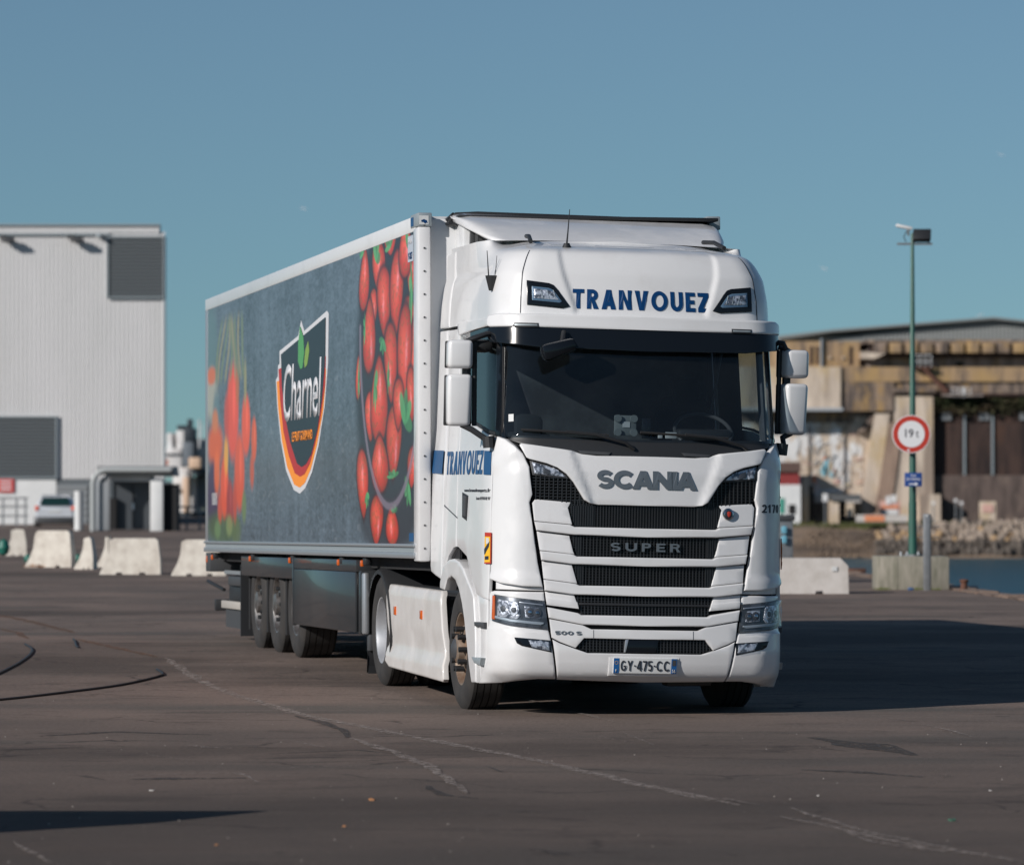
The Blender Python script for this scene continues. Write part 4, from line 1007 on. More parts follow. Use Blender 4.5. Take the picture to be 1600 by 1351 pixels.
# skirts behind the cab
def TP(sg):
    return lambda u, z, w: Vector((sg * (1.20 + w), -u, z))
for sg in (-1, 1):
    sk = slab('side_skirt', [(-.84, .90), (-.90, .935), (-3.38, .935), (-3.43, .90), (-3.36, .30), (-3.42, .255), (-3.20, .205), (-.66, .185), (-.62, .21)], WHITE2, TP(sg), parent=truck, thick=.05, bev=.02, seg=3, step=.12, zstep=.04,
              wf=lambda u, z: .03 * sm(z, .42 + .0 * u, .30) - .012 * sm(z, .62, .44) - .02 * sm(z, .86, .93))
    for u in (-1.63, -2.72):
        slab('skirt_seam', [(u, .90), (u + .008, .90), (u + .03, .24), (u + .022, .24)], GREYP, TP(sg), parent=sk, w=-.0055, thick=.004, bev=0, step=0, zstep=.04, wf=lambda u, z: .03 * sm(z, .42, .30) - .012 * sm(z, .62, .44) - .02 * sm(z, .86, .93)) if False else None
    for u in (-2.98, -1.72):
        slab('marker_light', [(u, .75), (u + .08, .75), (u + .08, .675), (u, .675)], ORANGE, TP(sg), parent=sk, w=.012, thick=.03, bev=.005)
    slab('fuel_tank', [(-.95, .88), (-3.3, .88), (-3.3, .25), (-.95, .25)], GREYP, TP(sg), parent=truck, w=-.08, thick=.45, bev=.06)
box('chassis_deck', -1.1, 1.1, .95, 3.3, .80, .86, BLACK, truck)
for x in (-.42, .34): box('chassis_rail', x, x + .08, -.9, 4.6, .66, .92, BLACK, truck)
for x in (-.9, .9): box('deck_hose', x - .04, x + .04, 1.0, 3.2, .86, .93, BLACK, truck, bev=.03)
lathe('fifth_wheel', [(.95, .05), (.95, .42), (1.03, .45), (1.05, .40), (1.05, .05)], BLACK, truck, 32, 'z').location = (0, 3.15, 0)
box('axle', -1.0, 1.0, 3.68, 3.82, .42, .56, BLACK, truck, bev=.03)
box('axle', -1.0, 1.0, -.06, .08, .38, .5, BLACK, truck, bev=.03)
box('underrun_bar', -.95, .95, -1.2, -1.05, .30, .40, BLACK, truck, bev=.02)
box('underrun_bracket', .25, .62, -1.15, -.95, .22, .32, BLACK, truck, bev=.02)

def wheel(parent, u, side, style, rad=.50, width=.315, vface=1.19, z=None, steer=0):
    e = empty('wheel', (side * vface, -u, (z if z is not None else rad - .012)), (0, 0, (0 if side < 0 else math.pi) + steer), parent)
    # local: outer face at x=0, inwards +x
    w = width; g = .012
    prof = [(.03, .285), (.012, .30), (0.0, .36), (.0, .41), (.012, .455), (.03, .485), (.045, .495)]
    tr = [.045, w * .22, w * .22, w * .22 + .01, w * .22 + .01, w * .40, w * .40, w * .40 + .01, w * .40 + .01, w * .60 - .01, w * .60 - .01, w * .60, w * .60, w * .78 - .01, w * .78 - .01, w * .78, w * .78, w - .045]
    dp = [0, 0, g, g, 0, 0, g, g, 0, 0, g, g, 0, 0, g, g, 0, 0]
    sc = rad / .50
    pr = [(a, r_ * sc) for a, r_ in prof[:-1]] + [(a, rad - d_) for a, d_ in zip(tr[1:], dp[1:])] + [(w - .012, .455 * sc), (w, .40 * sc), (w - .03, .285)]
    pr.insert(6, (.045, rad - .003))
    lathe('tyre', pr, TYRE, e, 64, closed=False)
    if style == 'front':
        lathe('rim', [(.03, .285), (.018, .298), (.022, .285), (.05, .272), (.09, .262), (.085, .22), (.045, .19), (.03, .165), (.028, .125), (.0, .118), (-.02, .112), (-.035, .08), (-.037, .001)], RIMB, e, 40)
        for k in range(10):
            a = 2 * math.pi * k / 10; c_, s_ = math.cos(a) * .168, math.sin(a) * .168
            tube('wheel_nut', [(.04, c_, s_), (.0, c_, s_), (-.035, c_, s_)], .022, BLACK, e, 8)
        lathe('hub', [(.03, .09), (-.03, .088), (-.045, .07), (-.06, .04), (-.06, .001)], GREYP, e, 24)
    elif style == 'drive':
        lathe('rim', [(.03, .285), (.015, .30), (.02, .287), (.05, .275), (.12, .262), (.19, .25), (.215, .22), (.20, .16), (.17, .13), (.08, .12), (.07, .001)], mat_drive, e, 40)
    else:
        lathe('rim', [(.03, .285), (.018, .298), (.022, .285), (.06, .27), (.10, .255), (.095, .22), (.06, .19), (.05, .16), (.045, .12), (.0, .11), (-.01, .08), (-.012, .001)], RIMS, e, 40)
        for k in range(10):
            a = 2 * math.pi * k / 10; c_, s_ = math.cos(a) * .168, math.sin(a) * .168
            tube('wheel_nut', [(.06, c_, s_), (.02, c_, s_)], .020, BLACK, e, 8)
            a = 2 * math.pi * (k + .5) / 10; c_, s_ = math.cos(a) * .225, math.sin(a) * .225
            tube('hand_hole', [(.088, c_, s_), (.078, c_, s_)], .022, BLACKM, e, 10)
    return e
mat_drive = mat('rim_silver', (.55, .56, .58), .42, metal=.55, noise=5, col2=(.42, .43, .45))
for sd in (-1, 1):
    wheel(truck, -.02, sd, 'front', vface=1.20, z=.485)
    wheel(truck, -3.74, sd, 'drive', vface=1.20, width=.30, z=.515)
    wheel(truck, -3.74, sd, 'drive', vface=.85, width=.30, z=.515)
    # black drive-axle mudguard
    bm = bmesh.new(); N = 16; rr = .60
    P_ = [(rr * math.cos(R(200 - 215 * i / N)), .50 + .57 * math.sin(R(200 - 215 * i / N))) for i in range(N + 1)]
    P_ = [(-.60, .12)] + P_
    rows = []
    for du, z_ in P_:
        if du > .2: pass
        rows.append([bm.verts.new((sd * x, -(-3.74 + du), zz)) for x, zz in ((1.215, z_ - .05), (1.215, z_ - .015), (1.19, z_), (.60, z_), (.60, z_ - .04))])
    for a, b in zip(rows, rows[1:]):
        for k in range(4): bm.faces.new((a[k], a[k + 1], b[k + 1], b[k]))
    finish('mudguard', bm, BLACK, truck)
    box('mudflap', sd * .62, sd * 1.2, 4.33, 4.36, .10, .62, BLACK, truck)
    tube('air_line', [(sd * .3, 1.05, 1.3), (sd * .25, 1.3, .98), (sd * .2, 1.35, 1.6)], .012, BLACK, truck, 6)
# door mirrors
def mirror(sd):
    # upper and lower head; photo-side measured: inner edge near 1.31, outer near 1.53
    o = empty('door_mirror', (0, 0, 0), parent=truck); MC = 1.42 if sd < 0 else 1.315; MR = Matrix.Rotation(R(10 if sd > 0 else -6), 3, 'Z')
    for nm, z0, z1 in (('mirror_head', 2.700, 2.925), ('mirror_head', 2.245, 2.655)):
        bm = bmesh.new(); bm_box(bm, -.105, .105, -.10, .07, z0, z1, .0)
        for v in bm.verts:
            if v.co.y < 0:   # front face narrower, rounder
                v.co.x *= .93
            if nm and z0 < 2.5 and v.co.z < 2.5: v.co.y *= .8; v.co.x *= .92
        bmesh.ops.bevel(bm, geom=bm.edges[:], offset=.035, segments=4, profile=.5, affect='EDGES', clamp_overlap=True)
        for v in bm.verts:
            v.co = MR @ v.co; v.co = roll(.87 - v.co.y - 0, sd * MC + v.co.x, v.co.z)
        h = finish(nm, bm, WHITE, o)
        bm = bmesh.new(); bm_box(bm, -.11, .11, .065, .10, z0 + .005, z1 - .005, .01)
        for v in bm.verts: v.co = MR @ v.co; v.co = roll(.87 - v.co.y, sd * MC + v.co.x, v.co.z)
        finish('mirror_back', bm, BLACK, h)
    bm = bmesh.new(); x = sd; MD = 0 if sd < 0 else .10
    bm_tube(bm, [roll(.86, x * (1.36 - MD), 2.62), roll(.86, x * (1.36 - MD), 2.74)], .035, 8)
    bm_tube(bm, [roll(.86, x * 1.13, 2.99), roll(.90, x * 1.22, 2.975), roll(.90, x * (1.34 - MD), 2.93), roll(.88, x * (1.42 - MD), 2.88)], .022, 8)
    bm_tube(bm, [roll(.80, x * 1.13, 3.01), roll(.82, x * (1.30 - MD), 2.95), roll(.84, x * (1.40 - MD), 2.90)], .018, 8)
    bm_tube(bm, [roll(1.0, x * 1.15, 2.12), roll(.98, x * 1.22, 2.15), roll(.93, x * (1.32 - MD), 2.22), roll(.90, x * (1.40 - MD), 2.26)], .024, 8)
    bm_tube(bm, [roll(1.0, x * 1.19, 2.08), roll(1.0, x * 1.20, 2.17)], .05, 10)
    bm_tube(bm, [roll(.87, x * (1.30 - MD), 2.92), roll(.87, x * (1.29 - MD), 2.25)], .02, 8)
    finish('mirror_arm', bm, BLACK, o)
    # kerb mirror under the roof edge
    if sd < 0:
        bm = bmesh.new(); bm_box(bm, -.09, .09, -.10, .10, -.05, .05, .04)
        for v in bm.verts: v.co = roll(.70 - v.co.y * 1, -1.22 + v.co.x, 2.89 + v.co.z)
        finish('kerb_mirror', bm, BLACK, o)
mirror(-1); mirror(1)

# ================================================================== TRAILER
PT = .0105
tx = P0[0] - 8 * math.sin(PSI); ty = P0[1] + 8 * math.cos(PSI)
trailer = empty('semi_trailer', (tx, ty, 0), (-PT, 0, PSI))
tag(trailer, 'long white refrigerated semi-trailer with strawberries and shield logo on slate print', 'trailer')
def TL(u, z, w): return Vector((-(1.30 + w), -(u + 8), z))
def tb(name, u0, u1, v0, v1, z0, z1, m, parent=None, bev=.0):
    return box(name, v0, v1, -(u1 + 8), -(u0 + 8), z0, z1, m, parent or trailer, bev)
UF, UB, ZB, ZTOP = -1.38, -14.72, 1.13, 4.015
TWHITE = mat('trailer_white', (.60, .61, .62), .35, coat=.3, noise=1.5, col2=(.53, .54, .55), lo=.5, hi=.8)
tb('cargo_box', UB + .02, UF, -1.275, 1.275, ZB, ZTOP - .02, TWHITE)
for sd in (-1, 1):
    x0, x1 = (1.276, 1.305)
    a, b = (-x1, -x0) if sd < 0 else (x0, x1)
    tb('top_rail', UB, UF, a, b, ZTOP - .13, ZTOP, TWHITE, bev=.008)
    a2, b2 = (-1.325, -1.276) if sd < 0 else (1.276, 1.325)
    tb('bottom_rail', UB, UF + .01, a2, b2, ZB - .005, ZB + .045, ALU, bev=.006)
    tb('bottom_rail_web', UB, UF, a, b, ZB + .046, ZB + .090, ALUD)
    tb('bottom_rail_lip', UB, UF, a2, b2, ZB + .090, ZB + .118, ALU, bev=.005)
    tb('rear_post', UB, UB + .20, a, b, ZB + .118, ZTOP - .13, ALU, bev=.004)
    # front corner post with rivets
    p_ = tb('corner_post', UF - .075, UF + .16, (-1.308 if sd < 0 else 1.20), (-1.20 if sd < 0 else 1.308), ZB - .03, ZTOP - .10, WHITE, bev=.018)
    tb('corner_cap', UF - .18, UF + .165, (-1.312 if sd < 0 else 1.19), (-1.19 if sd < 0 else 1.312), ZTOP - .10, ZTOP + .015, ALUD, bev=.01)
    if sd < 0:
        for k in range(15):
            z = ZB + .08 + k * .194
            bm = bmesh.new(); bm_tube(bm, [(-1.255, -(UF + .16 + 8) + .0, z), (-1.255, -(UF + .166 + 8), z)], .009, 8)
            finish('rivet', bm, GREYP, p_)
tb('corner_sticker', UF - .16, UF - .03, -1.3145, -1.3125, ZTOP - .085, ZTOP - .01, BLUE2)
tb('corner_sticker', UF + .166, UF + .168, -1.30, -1.22, ZTOP - .085, ZTOP - .01, PLATE)
# plain bull-less emblem shape on the cap
bm = bmesh.new(); pts_ = [(-1.285, 3.965), (-1.26, 3.975), (-1.235, 3.965), (-1.228, 3.94), (-1.24, 3.945), (-1.25, 3.935), (-1.265, 3.95), (-1.28, 3.95)]
bm.faces.new([bm.verts.new((x, -(UF + .1695 + 8), z)) for x, z in pts_]); finish('cap_emblem', bm, BLUE, trailer, smooth=False)
tb('front_wall', UF, UF + .07, -1.19, 1.19, ZB, ZTOP - .03, TWHITE, bev=.01)
ft = tb('refrigeration_unit', UF + .07, UF + .44, -.98, 1.0, 2.35, 3.93, TWHITE, bev=.03)
tb('unit_top', UF + .05, UF + .46, -1.02, 1.22, 3.965, 3.995, BLACK, bev=.01)
tb('unit_grille', UF + .44, UF + .46, -.85, .85, 2.6, 3.9, GREYP, ft, bev=.0)
tb('roof_panel', UB, UF, -1.28, 1.28, ZTOP - .019, ZTOP - .004, TWHITE)

# the printed side: colour laid down point by point on the flat panel
def print_panel():
    U0, U1, Z0, Z1 = UB + .20, UF - .075, ZB + .118, ZTOP - .13
    NX, NZ = 620, 270
    us = np.linspace(U0, U1, NX); zs = np.linspace(Z0, Z1, NZ); U, Z = np.meshgrid(us, zs)
    rg = np.random.RandomState(4)
    def vnoise(su, sz, seed, sh=U.shape):
        r_ = np.random.RandomState(seed); nx = int((U1 - U0) / su) + 3; nz = int((Z1 - Z0) / sz) + 3
        g = r_.rand(nz, nx); a = (U - U0) / su; b = (Z - Z0) / sz
        ia = a.astype(int); ib = b.astype(int); fa = a - ia; fb = b - ib; fa = fa * fa * (3 - 2 * fa); fb = fb * fb * (3 - 2 * fb)
        return (g[ib, ia] * (1 - fa) * (1 - fb) + g[ib, ia + 1] * fa * (1 - fb) + g[ib + 1, ia] * (1 - fa) * fb + g[ib + 1, ia + 1] * fa * fb)
    n = .5 * vnoise(.9, .6, 1) + .25 * vnoise(.3, .22, 2) + .15 * vnoise(.12, .09, 3) + .1 * vnoise(.06, .03, 6)
    n2 = .6 * vnoise(.16, .9, 12) + .4 * vnoise(.08, .3, 13)
    slate = np.array([.086, .113, .142]); C = slate * (.52 + .70 * n[..., None] + .36 * n2[..., None] + .25 * (vnoise(.22, .05, 14)[..., None] - .5) + .45 * (vnoise(.07, .02, 15)[..., None] - .5))
    # fine mottles near the foot of the panel, and a warm-grey band lower third
    band = np.clip(1 - np.abs(Z - 2.0) / .45, 0, 1)[..., None]
    C = C * (1 - .45 * band) + np.array([.095, .090, .100]) * .45 * band * (.6 + .9 * n[..., None])
    spk = (vnoise(.14, .04, 9) > .86)[..., None] * (Z < 2.9)[..., None]
    C = C + spk * .035
    n3 = vnoise(.05, .025, 17); n4 = vnoise(.062, .026, 23)
    def S(x, a, b):
        t = np.clip((x - a) / (b - a), 0, 1); return t * t * (3 - 2 * t)
    def blend(mask, col):
        nonlocal C
        C = C * (1 - mask[..., None]) + col * mask[..., None]
    # dark bed beneath the strawberries
    d = np.maximum(0, 1 - np.hypot((U + 2.4) / 2.2, (Z - 2.75) / 1.75)); blend(S(d, 0, .18) * .95, np.array([.02, .018, .025]))
    d = np.maximum(0, 1 - np.hypot((U + 2.9) / 1.6, (Z - 1.55) / .5)); blend(S(d, 0, .3) * .8, np.array([.03, .03, .04]))
    def berry(cu, cz, ru, rz, seed, soft=.10, base=(.62, .045, .022), top=(.80, .11, .06)):
        tilt = (seed * 37 % 11 - 5) * .04
        x = (U - cu) / ru + tilt * (Z - cz) / rz; y = (Z - cz) / rz
        dn = 1 if seed % 3 else -1
        x = x / (1.02 + .30 * y * dn - .12 * y * y)
        r_ = np.hypot(x, y); m = 1 - S(r_, 1 - soft, 1 + soft * .4)
        sh = np.clip(1 - .65 * r_ ** 3, .2, 1)
        col = np.array(base) * sh[..., None] + (np.array(top) - np.array(base)) * np.clip(1 - np.hypot(x + .15, y - .2) * 1.3, 0, 1)[..., None]
        sd = S(n4, .60, .72) * (r_ < .94)
        col = col * (.70 + .60 * n[..., None]) * (1 - .35 * sd[..., None]) + sd[..., None] * np.array([.05, .035, .01])
        blend((1 - S(np.hypot(x, y), 1.0, 1.22)) * .85, np.array([.035, .010, .014]))
        hx = .1 + .25 * math.sin(seed * 2.3); hy = .35 * math.cos(seed * 1.7)
        hl = np.exp(-(((x - hx) / .16) ** 2 + ((y - hy) / .30) ** 2)) * (.4 + 1.1 * n3); col = col + hl[..., None] * np.array([.22, .15, .19])
        blend(m, col)
    straw = [(-3.93, 3.622, 0.23, 0.25), (-3.45, 3.346, 0.18, 0.15), (-2.6, 3.89, 0.25, 0.12), (-4.26, 2.752, 0.12, 0.18), (-1.58, 3.534, 0.16, 0.18), (-1.69, 3.089, 0.26, 0.24), (-1.5, 2.80, .2, .3), (-3.62, 2.38, 0.24, 0.2), (-3.16, 3.68, 0.28, 0.22), (-3.67, 3.106, 0.28, 0.3), (-2.9, 3.367, 0.30, 0.28), (-2.29, 3.407, 0.28, 0.34), (-1.85, 3.765, 0.26, 0.22), (-2.57, 2.814, 0.28, 0.32), (-1.91, 2.836, 0.29, 0.41), (-3.16, 2.516, 0.37, 0.35), (-1.58, 2.515, 0.18, 0.21), (-2.43, 2.13, 0.32, 0.29), (-3.13, 1.947, 0.37, 0.23), (-4.03, 1.785, 0.26, 0.28), (-3.3, 1.455, 0.29, 0.2), (-2.52, 1.404, 0.27, 0.15), (-1.54, 1.899, 0.2, 0.16), (-2.2, 2.45, .22, .2)]
    for i, s_ in enumerate(straw): berry(s_[0], s_[1], s_[2] * 1.13, s_[3] * 1.13, i)
    green = [(-3.3, 3.772, 0.2, 0.2), (-2.6, 3.837, 0.25, 0.1), (-1.54, 3.39, 0.15, 0.28), (-2.95, 3.025, 0.2, 0.12), (-3.37, 2.696, 0.14, 0.27), (-2.73, 2.698, 0.11, 0.15), (-1.91, 2.311, 0.37, 0.26), (-2.45, 1.828, 0.32, 0.06), (-3.89, 3.167, 0.10, 0.15), (-1.71, 1.735, 0.21, 0.17), (-3.81, 1.682, 0.13, 0.12), (-4.26, 2.752, 0.10, 0.2), (-1.81, 3.834, 0.11, 0.12), (-2.41, 1.525, 0.17, 0.07), (-4.0, 3.86, 0.20, 0.05)]
    for i, (cu, cz, ru, rz) in enumerate(green):
        for k in range(4):   # sepals
            a = k * .8 + i; cu2 = cu + .45 * ru * math.cos(a); cz2 = cz + .45 * rz * math.sin(a)
            x = ((U - cu2) * math.cos(a) / ru + (Z - cz2) * math.sin(a) / rz) / .65; y = (-(U - cu2) * math.sin(a) / ru + (Z - cz2) * math.cos(a) / rz) / .30
            m = 1 - S(np.hypot(x, y), .75, 1.05)
            blend(m * .92, np.array([.07, .26, .10]) * (.6 + .8 * n[..., None]) * (1.3 if k % 2 else .8))
    # rim of the glass bowl
    bowl = [(-2.6 + 1.55 * math.cos(a_), 3.1 + 1.53 * math.sin(a_)) for a_ in np.linspace(math.pi * .98, math.pi * 1.78, 26)]
    dist = np.full(U.shape, 9.)
    for (a0, b0), (a1, b1) in zip(bowl, bowl[1:]):
        L_ = (a1 - a0) ** 2 + (b1 - b0) ** 2; t = np.clip(((U - a0) * (a1 - a0) + (Z - b0) * (b1 - b0)) / L_, 0, 1)
        dist = np.minimum(dist, np.hypot(U - a0 - t * (a1 - a0), (Z - b0 - t * (b1 - b0)) * 1.6))
    blend((1 - S(dist, .03, .075)) * .8, np.array([.20, .16, .21])); blend((1 - S(np.abs(dist - .09), .0, .03)) * .5, np.array([.05, .03, .05]))
    # blurred vegetables at the rear end
    def blob(cu, cz, ru, rz, col, a=.95, soft=.5):
        m = 1 - S(np.hypot((U - cu) / ru, (Z - cz) / rz), 1 - soft, 1 + soft * .3); blend(m * a, np.array(col))
    blob(-14.3, 3.5, .7, .5, (.10, .17, .18), .8); blob(-14.2, 2.9, .6, .35, (.42, .40, .32), .7); blob(-13.8, 2.65, .35, .35, (.10, .16, .19), .9)
    blob(-14.2, 3.12, .45, .12, (.55, .12, .04)); blob(-13.9, 2.33, .75, .28, (.60, .09, .015)); blob(-14.1, 1.75, .5, .45, (.045, .015, .06), .95, .3)
    blob(-13.3, 1.4, 1.6, .22, (.06, .10, .03), .8); blob(-12.2, 1.35, .4, .2, (.10, .14, .05), .7)
    for (cu, cz, ru, rz), col in zip([(-12.47, 2.67, .50, .58), (-11.45, 2.5, .36, .36), (-10.85, 2.33, .22, .26), (-11.95, 2.0, .42, .46), (-13.14, 1.85, .36, .38), (-12.7, 1.65, .3, .3)], [(.68, .065, .03), (.70, .08, .03), (.60, .09, .03), (.62, .075, .025), (.66, .07, .02), (.30, .03, .03)]):
        blob(cu, cz, ru, rz, col, .95, .3); blob(cu + ru * .2, cz + rz * .2, ru * .3, rz * .6, tuple(min(1, c_ * 1.4 + .03) for c_ in col), .6, .8)
    for k, (cu, cz, ru, rz, col) in enumerate([(-13.0, 2.2, .20, .26, (.75, .35, .04)), (-13.75, 2.02, .28, .3, (.70, .12, .02)), (-13.9, 2.6, .3, .16, (.55, .16, .05)), (-12.95, 2.62, .25, .3, (.50, .05, .03)), (-11.0, 2.0, .18, .22, (.52, .08, .03)), (-12.1, 2.95, .16, .26, (.42, .12, .04)), (-13.5, 1.62, .22, .2, (.55, .06, .02)), (-12.3, 1.7, .2, .28, (.50, .05, .02)), (-11.6, 1.62, .2, .2, (.14, .20, .07)), (-12.75, 1.42, .3, .14, (.18, .24, .09)), (-13.7, 1.38, .3, .12, (.12, .20, .08)), (-11.5, 2.95, .12, .3, (.28, .26, .12))]):
        blob(cu, cz, ru, rz, col, .85, .5)
    for k in range(9):
        x0 = -13.9 + .30 * k; x1 = -13.2 + .16 * k
        w_ = np.abs(U - (x0 + (x1 - x0) * S(Z, 2.9, 3.9) + .12 * np.sin(Z * 5 + k)))
        m = (1 - S(w_, .03, .12)) * S(Z, 2.95, 3.1) * (1 - S(Z, 3.6, 3.8)); blend(m * .8, np.array([.27, .24, .13]) if k % 2 else np.array([.16, .20, .11]))
    # small white lettering block printed at the rear foot
    for k in range(5):
        m = ((np.abs(U + 14.15 - .09 * k) < .03) & (np.abs(Z - 1.72) < .07)).astype(float); blend(m * .7, np.array([.6, .6, .6]))
    # panel joints: faint print only
    verts = np.stack([np.full(U.size, -1.303), -(U.ravel() + 8), Z.ravel()], 1)
    idx = np.arange(NX * NZ).reshape(NZ, NX)
    faces = np.stack([idx[:-1, 1:].ravel(), idx[:-1, :-1].ravel(), idx[1:, :-1].ravel(), idx[1:, 1:].ravel()], 1)
    me = bpy.data.meshes.new('side_print'); me.from_pydata(verts.tolist(), [], faces.tolist())
    ca = me.color_attributes.new('print', 'FLOAT_COLOR', 'POINT')
    rgba = np.ones((NX * NZ, 4), np.float32); rgba[:, :3] = np.clip(C.reshape(-1, 3), 0, 1); ca.data.foreach_set('color', rgba.ravel())
    m = bpy.data.materials.new('side_print'); m.use_nodes = True; nt = m.node_tree; b = nt.nodes['Principled BSDF']
    at = nt.nodes.new('ShaderNodeAttribute'); at.attribute_name = 'print'; nt.links.new(at.outputs['Color'], b.inputs['Base Color'])
    b.inputs['Roughness'].default_value = .38; b.inputs['Coat Weight'].default_value = .25; b.inputs['Coat Roughness'].default_value = .15
    me.materials.append(m); me.shade_flat()
    o = link(bpy.data.objects.new('side_print', me), trailer)
    tb('side_panel', U0, U1, -1.302, -1.276, Z0, Z1, TWHITE)
    tb('side_panel', U0, U1, 1.276, 1.302, Z0, Z1, ANTH)
    return o
print_panel()
def TLT(u, z, w): return Vector((-(1.303 + w), -(u + 8), z))
PW = mat('print_white', (.60, .60, .62), .4); PO = mat('print_orange', (.85, .27, .025), .4); PR = mat('print_red', (.42, .03, .03), .4)
PD = mat('print_slate', (.022, .036, .045), .4); PG = mat('print_green', (.08, .30, .10), .4); PG2 = mat('print_lime', (.20, .32, .06), .4)
shield = [(-9.02, 3.189), (-7.78, 3.29), (-7.6, 3.43), (-7.41, 3.318), (-6.02, 3.447), (-5.92, 3.42), (-5.96, 2.95), (-6.15, 2.55), (-6.52, 2.18), (-6.93, 1.926), (-7.36, 1.776), (-7.69, 1.727), (-8.08, 1.768), (-8.58, 1.964), (-8.94, 2.277), (-9.18, 2.623), (-9.27, 2.904), (-9.14, 2.937), (-9.12, 3.046), (-9.02, 3.06)]
shd = slab('shield_print', shield, PW, TLT, parent=trailer, w=.003, thick=.0025, bev=0, step=0, zstep=0)
slab('shield_band', [(-9.2, 2.885), (-8.91, 2.892), (-6.06, 2.90), (-6.10, 2.75), (-6.22, 2.52), (-6.61, 2.184), (-6.98, 1.963), (-7.36, 1.828), (-7.69, 1.787), (-8.04, 1.82), (-8.50, 2.001), (-8.86, 2.282), (-9.11, 2.62)], PO, TLT, parent=shd, w=.005, thick=.001, bev=0, step=0, zstep=0)
slab('shield_band', [(-9.07, 3.005), (-8.87, 3.014), (-6.07, 3.02), (-6.11, 2.75), (-6.36, 2.455), (-6.7, 2.201), (-7.03, 2.016), (-7.36, 1.917), (-7.65, 1.894), (-7.99, 1.933), (-8.38, 2.113), (-8.74, 2.365), (-8.96, 2.693)], PR, TLT, parent=shd, w=.007, thick=.001, bev=0, step=0, zstep=0)
slab('shield_face', [(-8.89, 3.15), (-6.07, 3.39), (-6.10, 2.95), (-6.28, 2.612), (-6.56, 2.329), (-6.93, 2.102), (-7.26, 2.012), (-7.55, 1.987), (-7.84, 2.028), (-8.28, 2.248), (-8.61, 2.515), (-8.83, 2.827)], PD, TLT, parent=shd, w=.009, thick=.001, bev=0, step=0, zstep=0)
slab('leaf_print', [(-7.62, 3.38), (-7.41, 3.257), (-7.36, 3.106), (-7.46, 2.961), (-7.6, 2.951), (-7.75, 3.032), (-7.74, 3.21)], PG, TLT, parent=shd, w=.011, thick=.001, bev=0, step=0, zstep=0)
slab('leaf_print', [(-7.11, 3.21), (-7.04, 3.108), (-7.17, 2.98), (-7.33, 2.955), (-7.36, 3.017), (-7.28, 3.133)], PG2, TLT, parent=shd, w=.011, thick=.001, bev=0, step=0, zstep=0)
text('shield_lettering', 'Charnel', (-8.72, -6.30, 2.455, 3.03), PW, TLT, w=.012, thick=.001, bold=.012, shear=.22, parent=shd, step=0, spacing=.98)
text('shield_lettering', 'LE FRUIT GOURMAND', (-8.14, -6.86, 2.245, 2.345), PO, TLT, w=.012, thick=.001, bold=.025, parent=shd, step=0)
slab('label_sticker', [(-1.72, 3.86), (-1.47, 3.86), (-1.47, 3.64), (-1.72, 3.64)], mat('label_pale', (.42, .46, .52), .4), TLT, parent=trailer, w=.003, thick=.002, bev=0, step=0, zstep=0)
text('label_text', 'FNA', (-1.68, -1.51, 3.79, 3.84), PW, TLT, w=.005, thick=.001, bold=.02, parent=trailer, step=0)
text('label_text', '9-2027', (-1.69, -1.50, 3.66, 3.72), BLUE, TLT, w=.005, thick=.001, bold=.02, parent=trailer, step=0)
slab('label_sticker', [(-1.68, 1.34), (-1.47, 1.34), (-1.47, 1.27), (-1.68, 1.27)], BLUE2, TLT, parent=trailer, w=.003, thick=.002, bev=0, step=0, zstep=0)
# underside
for x in (-.6, .5): tb('frame_rail', UB + .1, UF - .1, x, x + .1, .86, 1.12, BLACK)
tb('subframe', UB + .1, UF - .02, -1.15, 1.15, 1.02, 1.125, BLACKM)
tb('pallet_box', -7.90, -4.50, -1.26, -.75, .44, 1.0, ANTH, bev=.03)
tb('box_panel', -8.18, -4.50, -1.295, -1.265, .43, .985, ANTH, bev=.012)
tb('pallet_box', -8.15, -4.50, .75, 1.27, .44, 1.0, ANTH, bev=.03)
tb('box_header', -8.18, -4.45, -1.295, -1.0, .985, 1.095, ANTH, bev=.01)
tb('box_end_frame', -8.24, -8.185, -1.30, -1.26, .42, 1.09, ANTH, bev=.008)
tb('box_front_frame', -4.50, -4.36, -1.27, -.8, .42, 1.0, ANTH, bev=.015)
tb('landing_leg', -4.30, -4.20, -1.27, -1.21, .42, .98, ALU, bev=.02)
tb('landing_foot', -4.29, -4.19, -1.22, -1.16, .27, .42, GREYP, bev=.01)
tb('landing_leg', -4.30, -4.18, 1.0, 1.12, .30, 1.0, GREYP, bev=.02)
tb('leg_crossbar', -4.28, -4.2, -1.1, 1.0, .32, .38, BLACK)
tb('wheel_skirt', -11.95, -8.25, -1.285, -1.25, .88, 1.09, ANTH, bev=.01)
tb('wheel_skirt', -11.95, -8.40, 1.24, 1.27, .88, 1.09, ANTH, bev=.01)
for u in (-14.2, -11.2, -8.42, -5.42, -4.12):
    tb('marker_light', u - .04, u + .04, -1.31, -1.28, 1.035, 1.095, ORANGE, bev=.012)
    tb('marker_light_base', u + .06, u + .20, -1.30, -1.25, 1.05, 1.115, BLACK, bev=.01)
for u in (-8.50, -9.81, -11.12):
    for sd in (-1, 1):
        w_ = wheel(trailer, u + 8, sd, 'trailer', rad=.52, width=.385, vface=1.235, z=.605)
    tb('axle', u - .06, u + .06, -1.0, 1.0, .55, .67, BLACK)
    for sd in (-1, 1):
        tb('wheel_gap_flap', u - .70, u - .60, sd * .8, sd * 1.22, .30, .95, BLACKM)
tb('mudflap', -12.12, -12.08, -1.27, -.85, .22, 1.0, BLACK); tb('mudflap', -12.12, -12.08, .85, 1.27, .22, 1.0, BLACK)
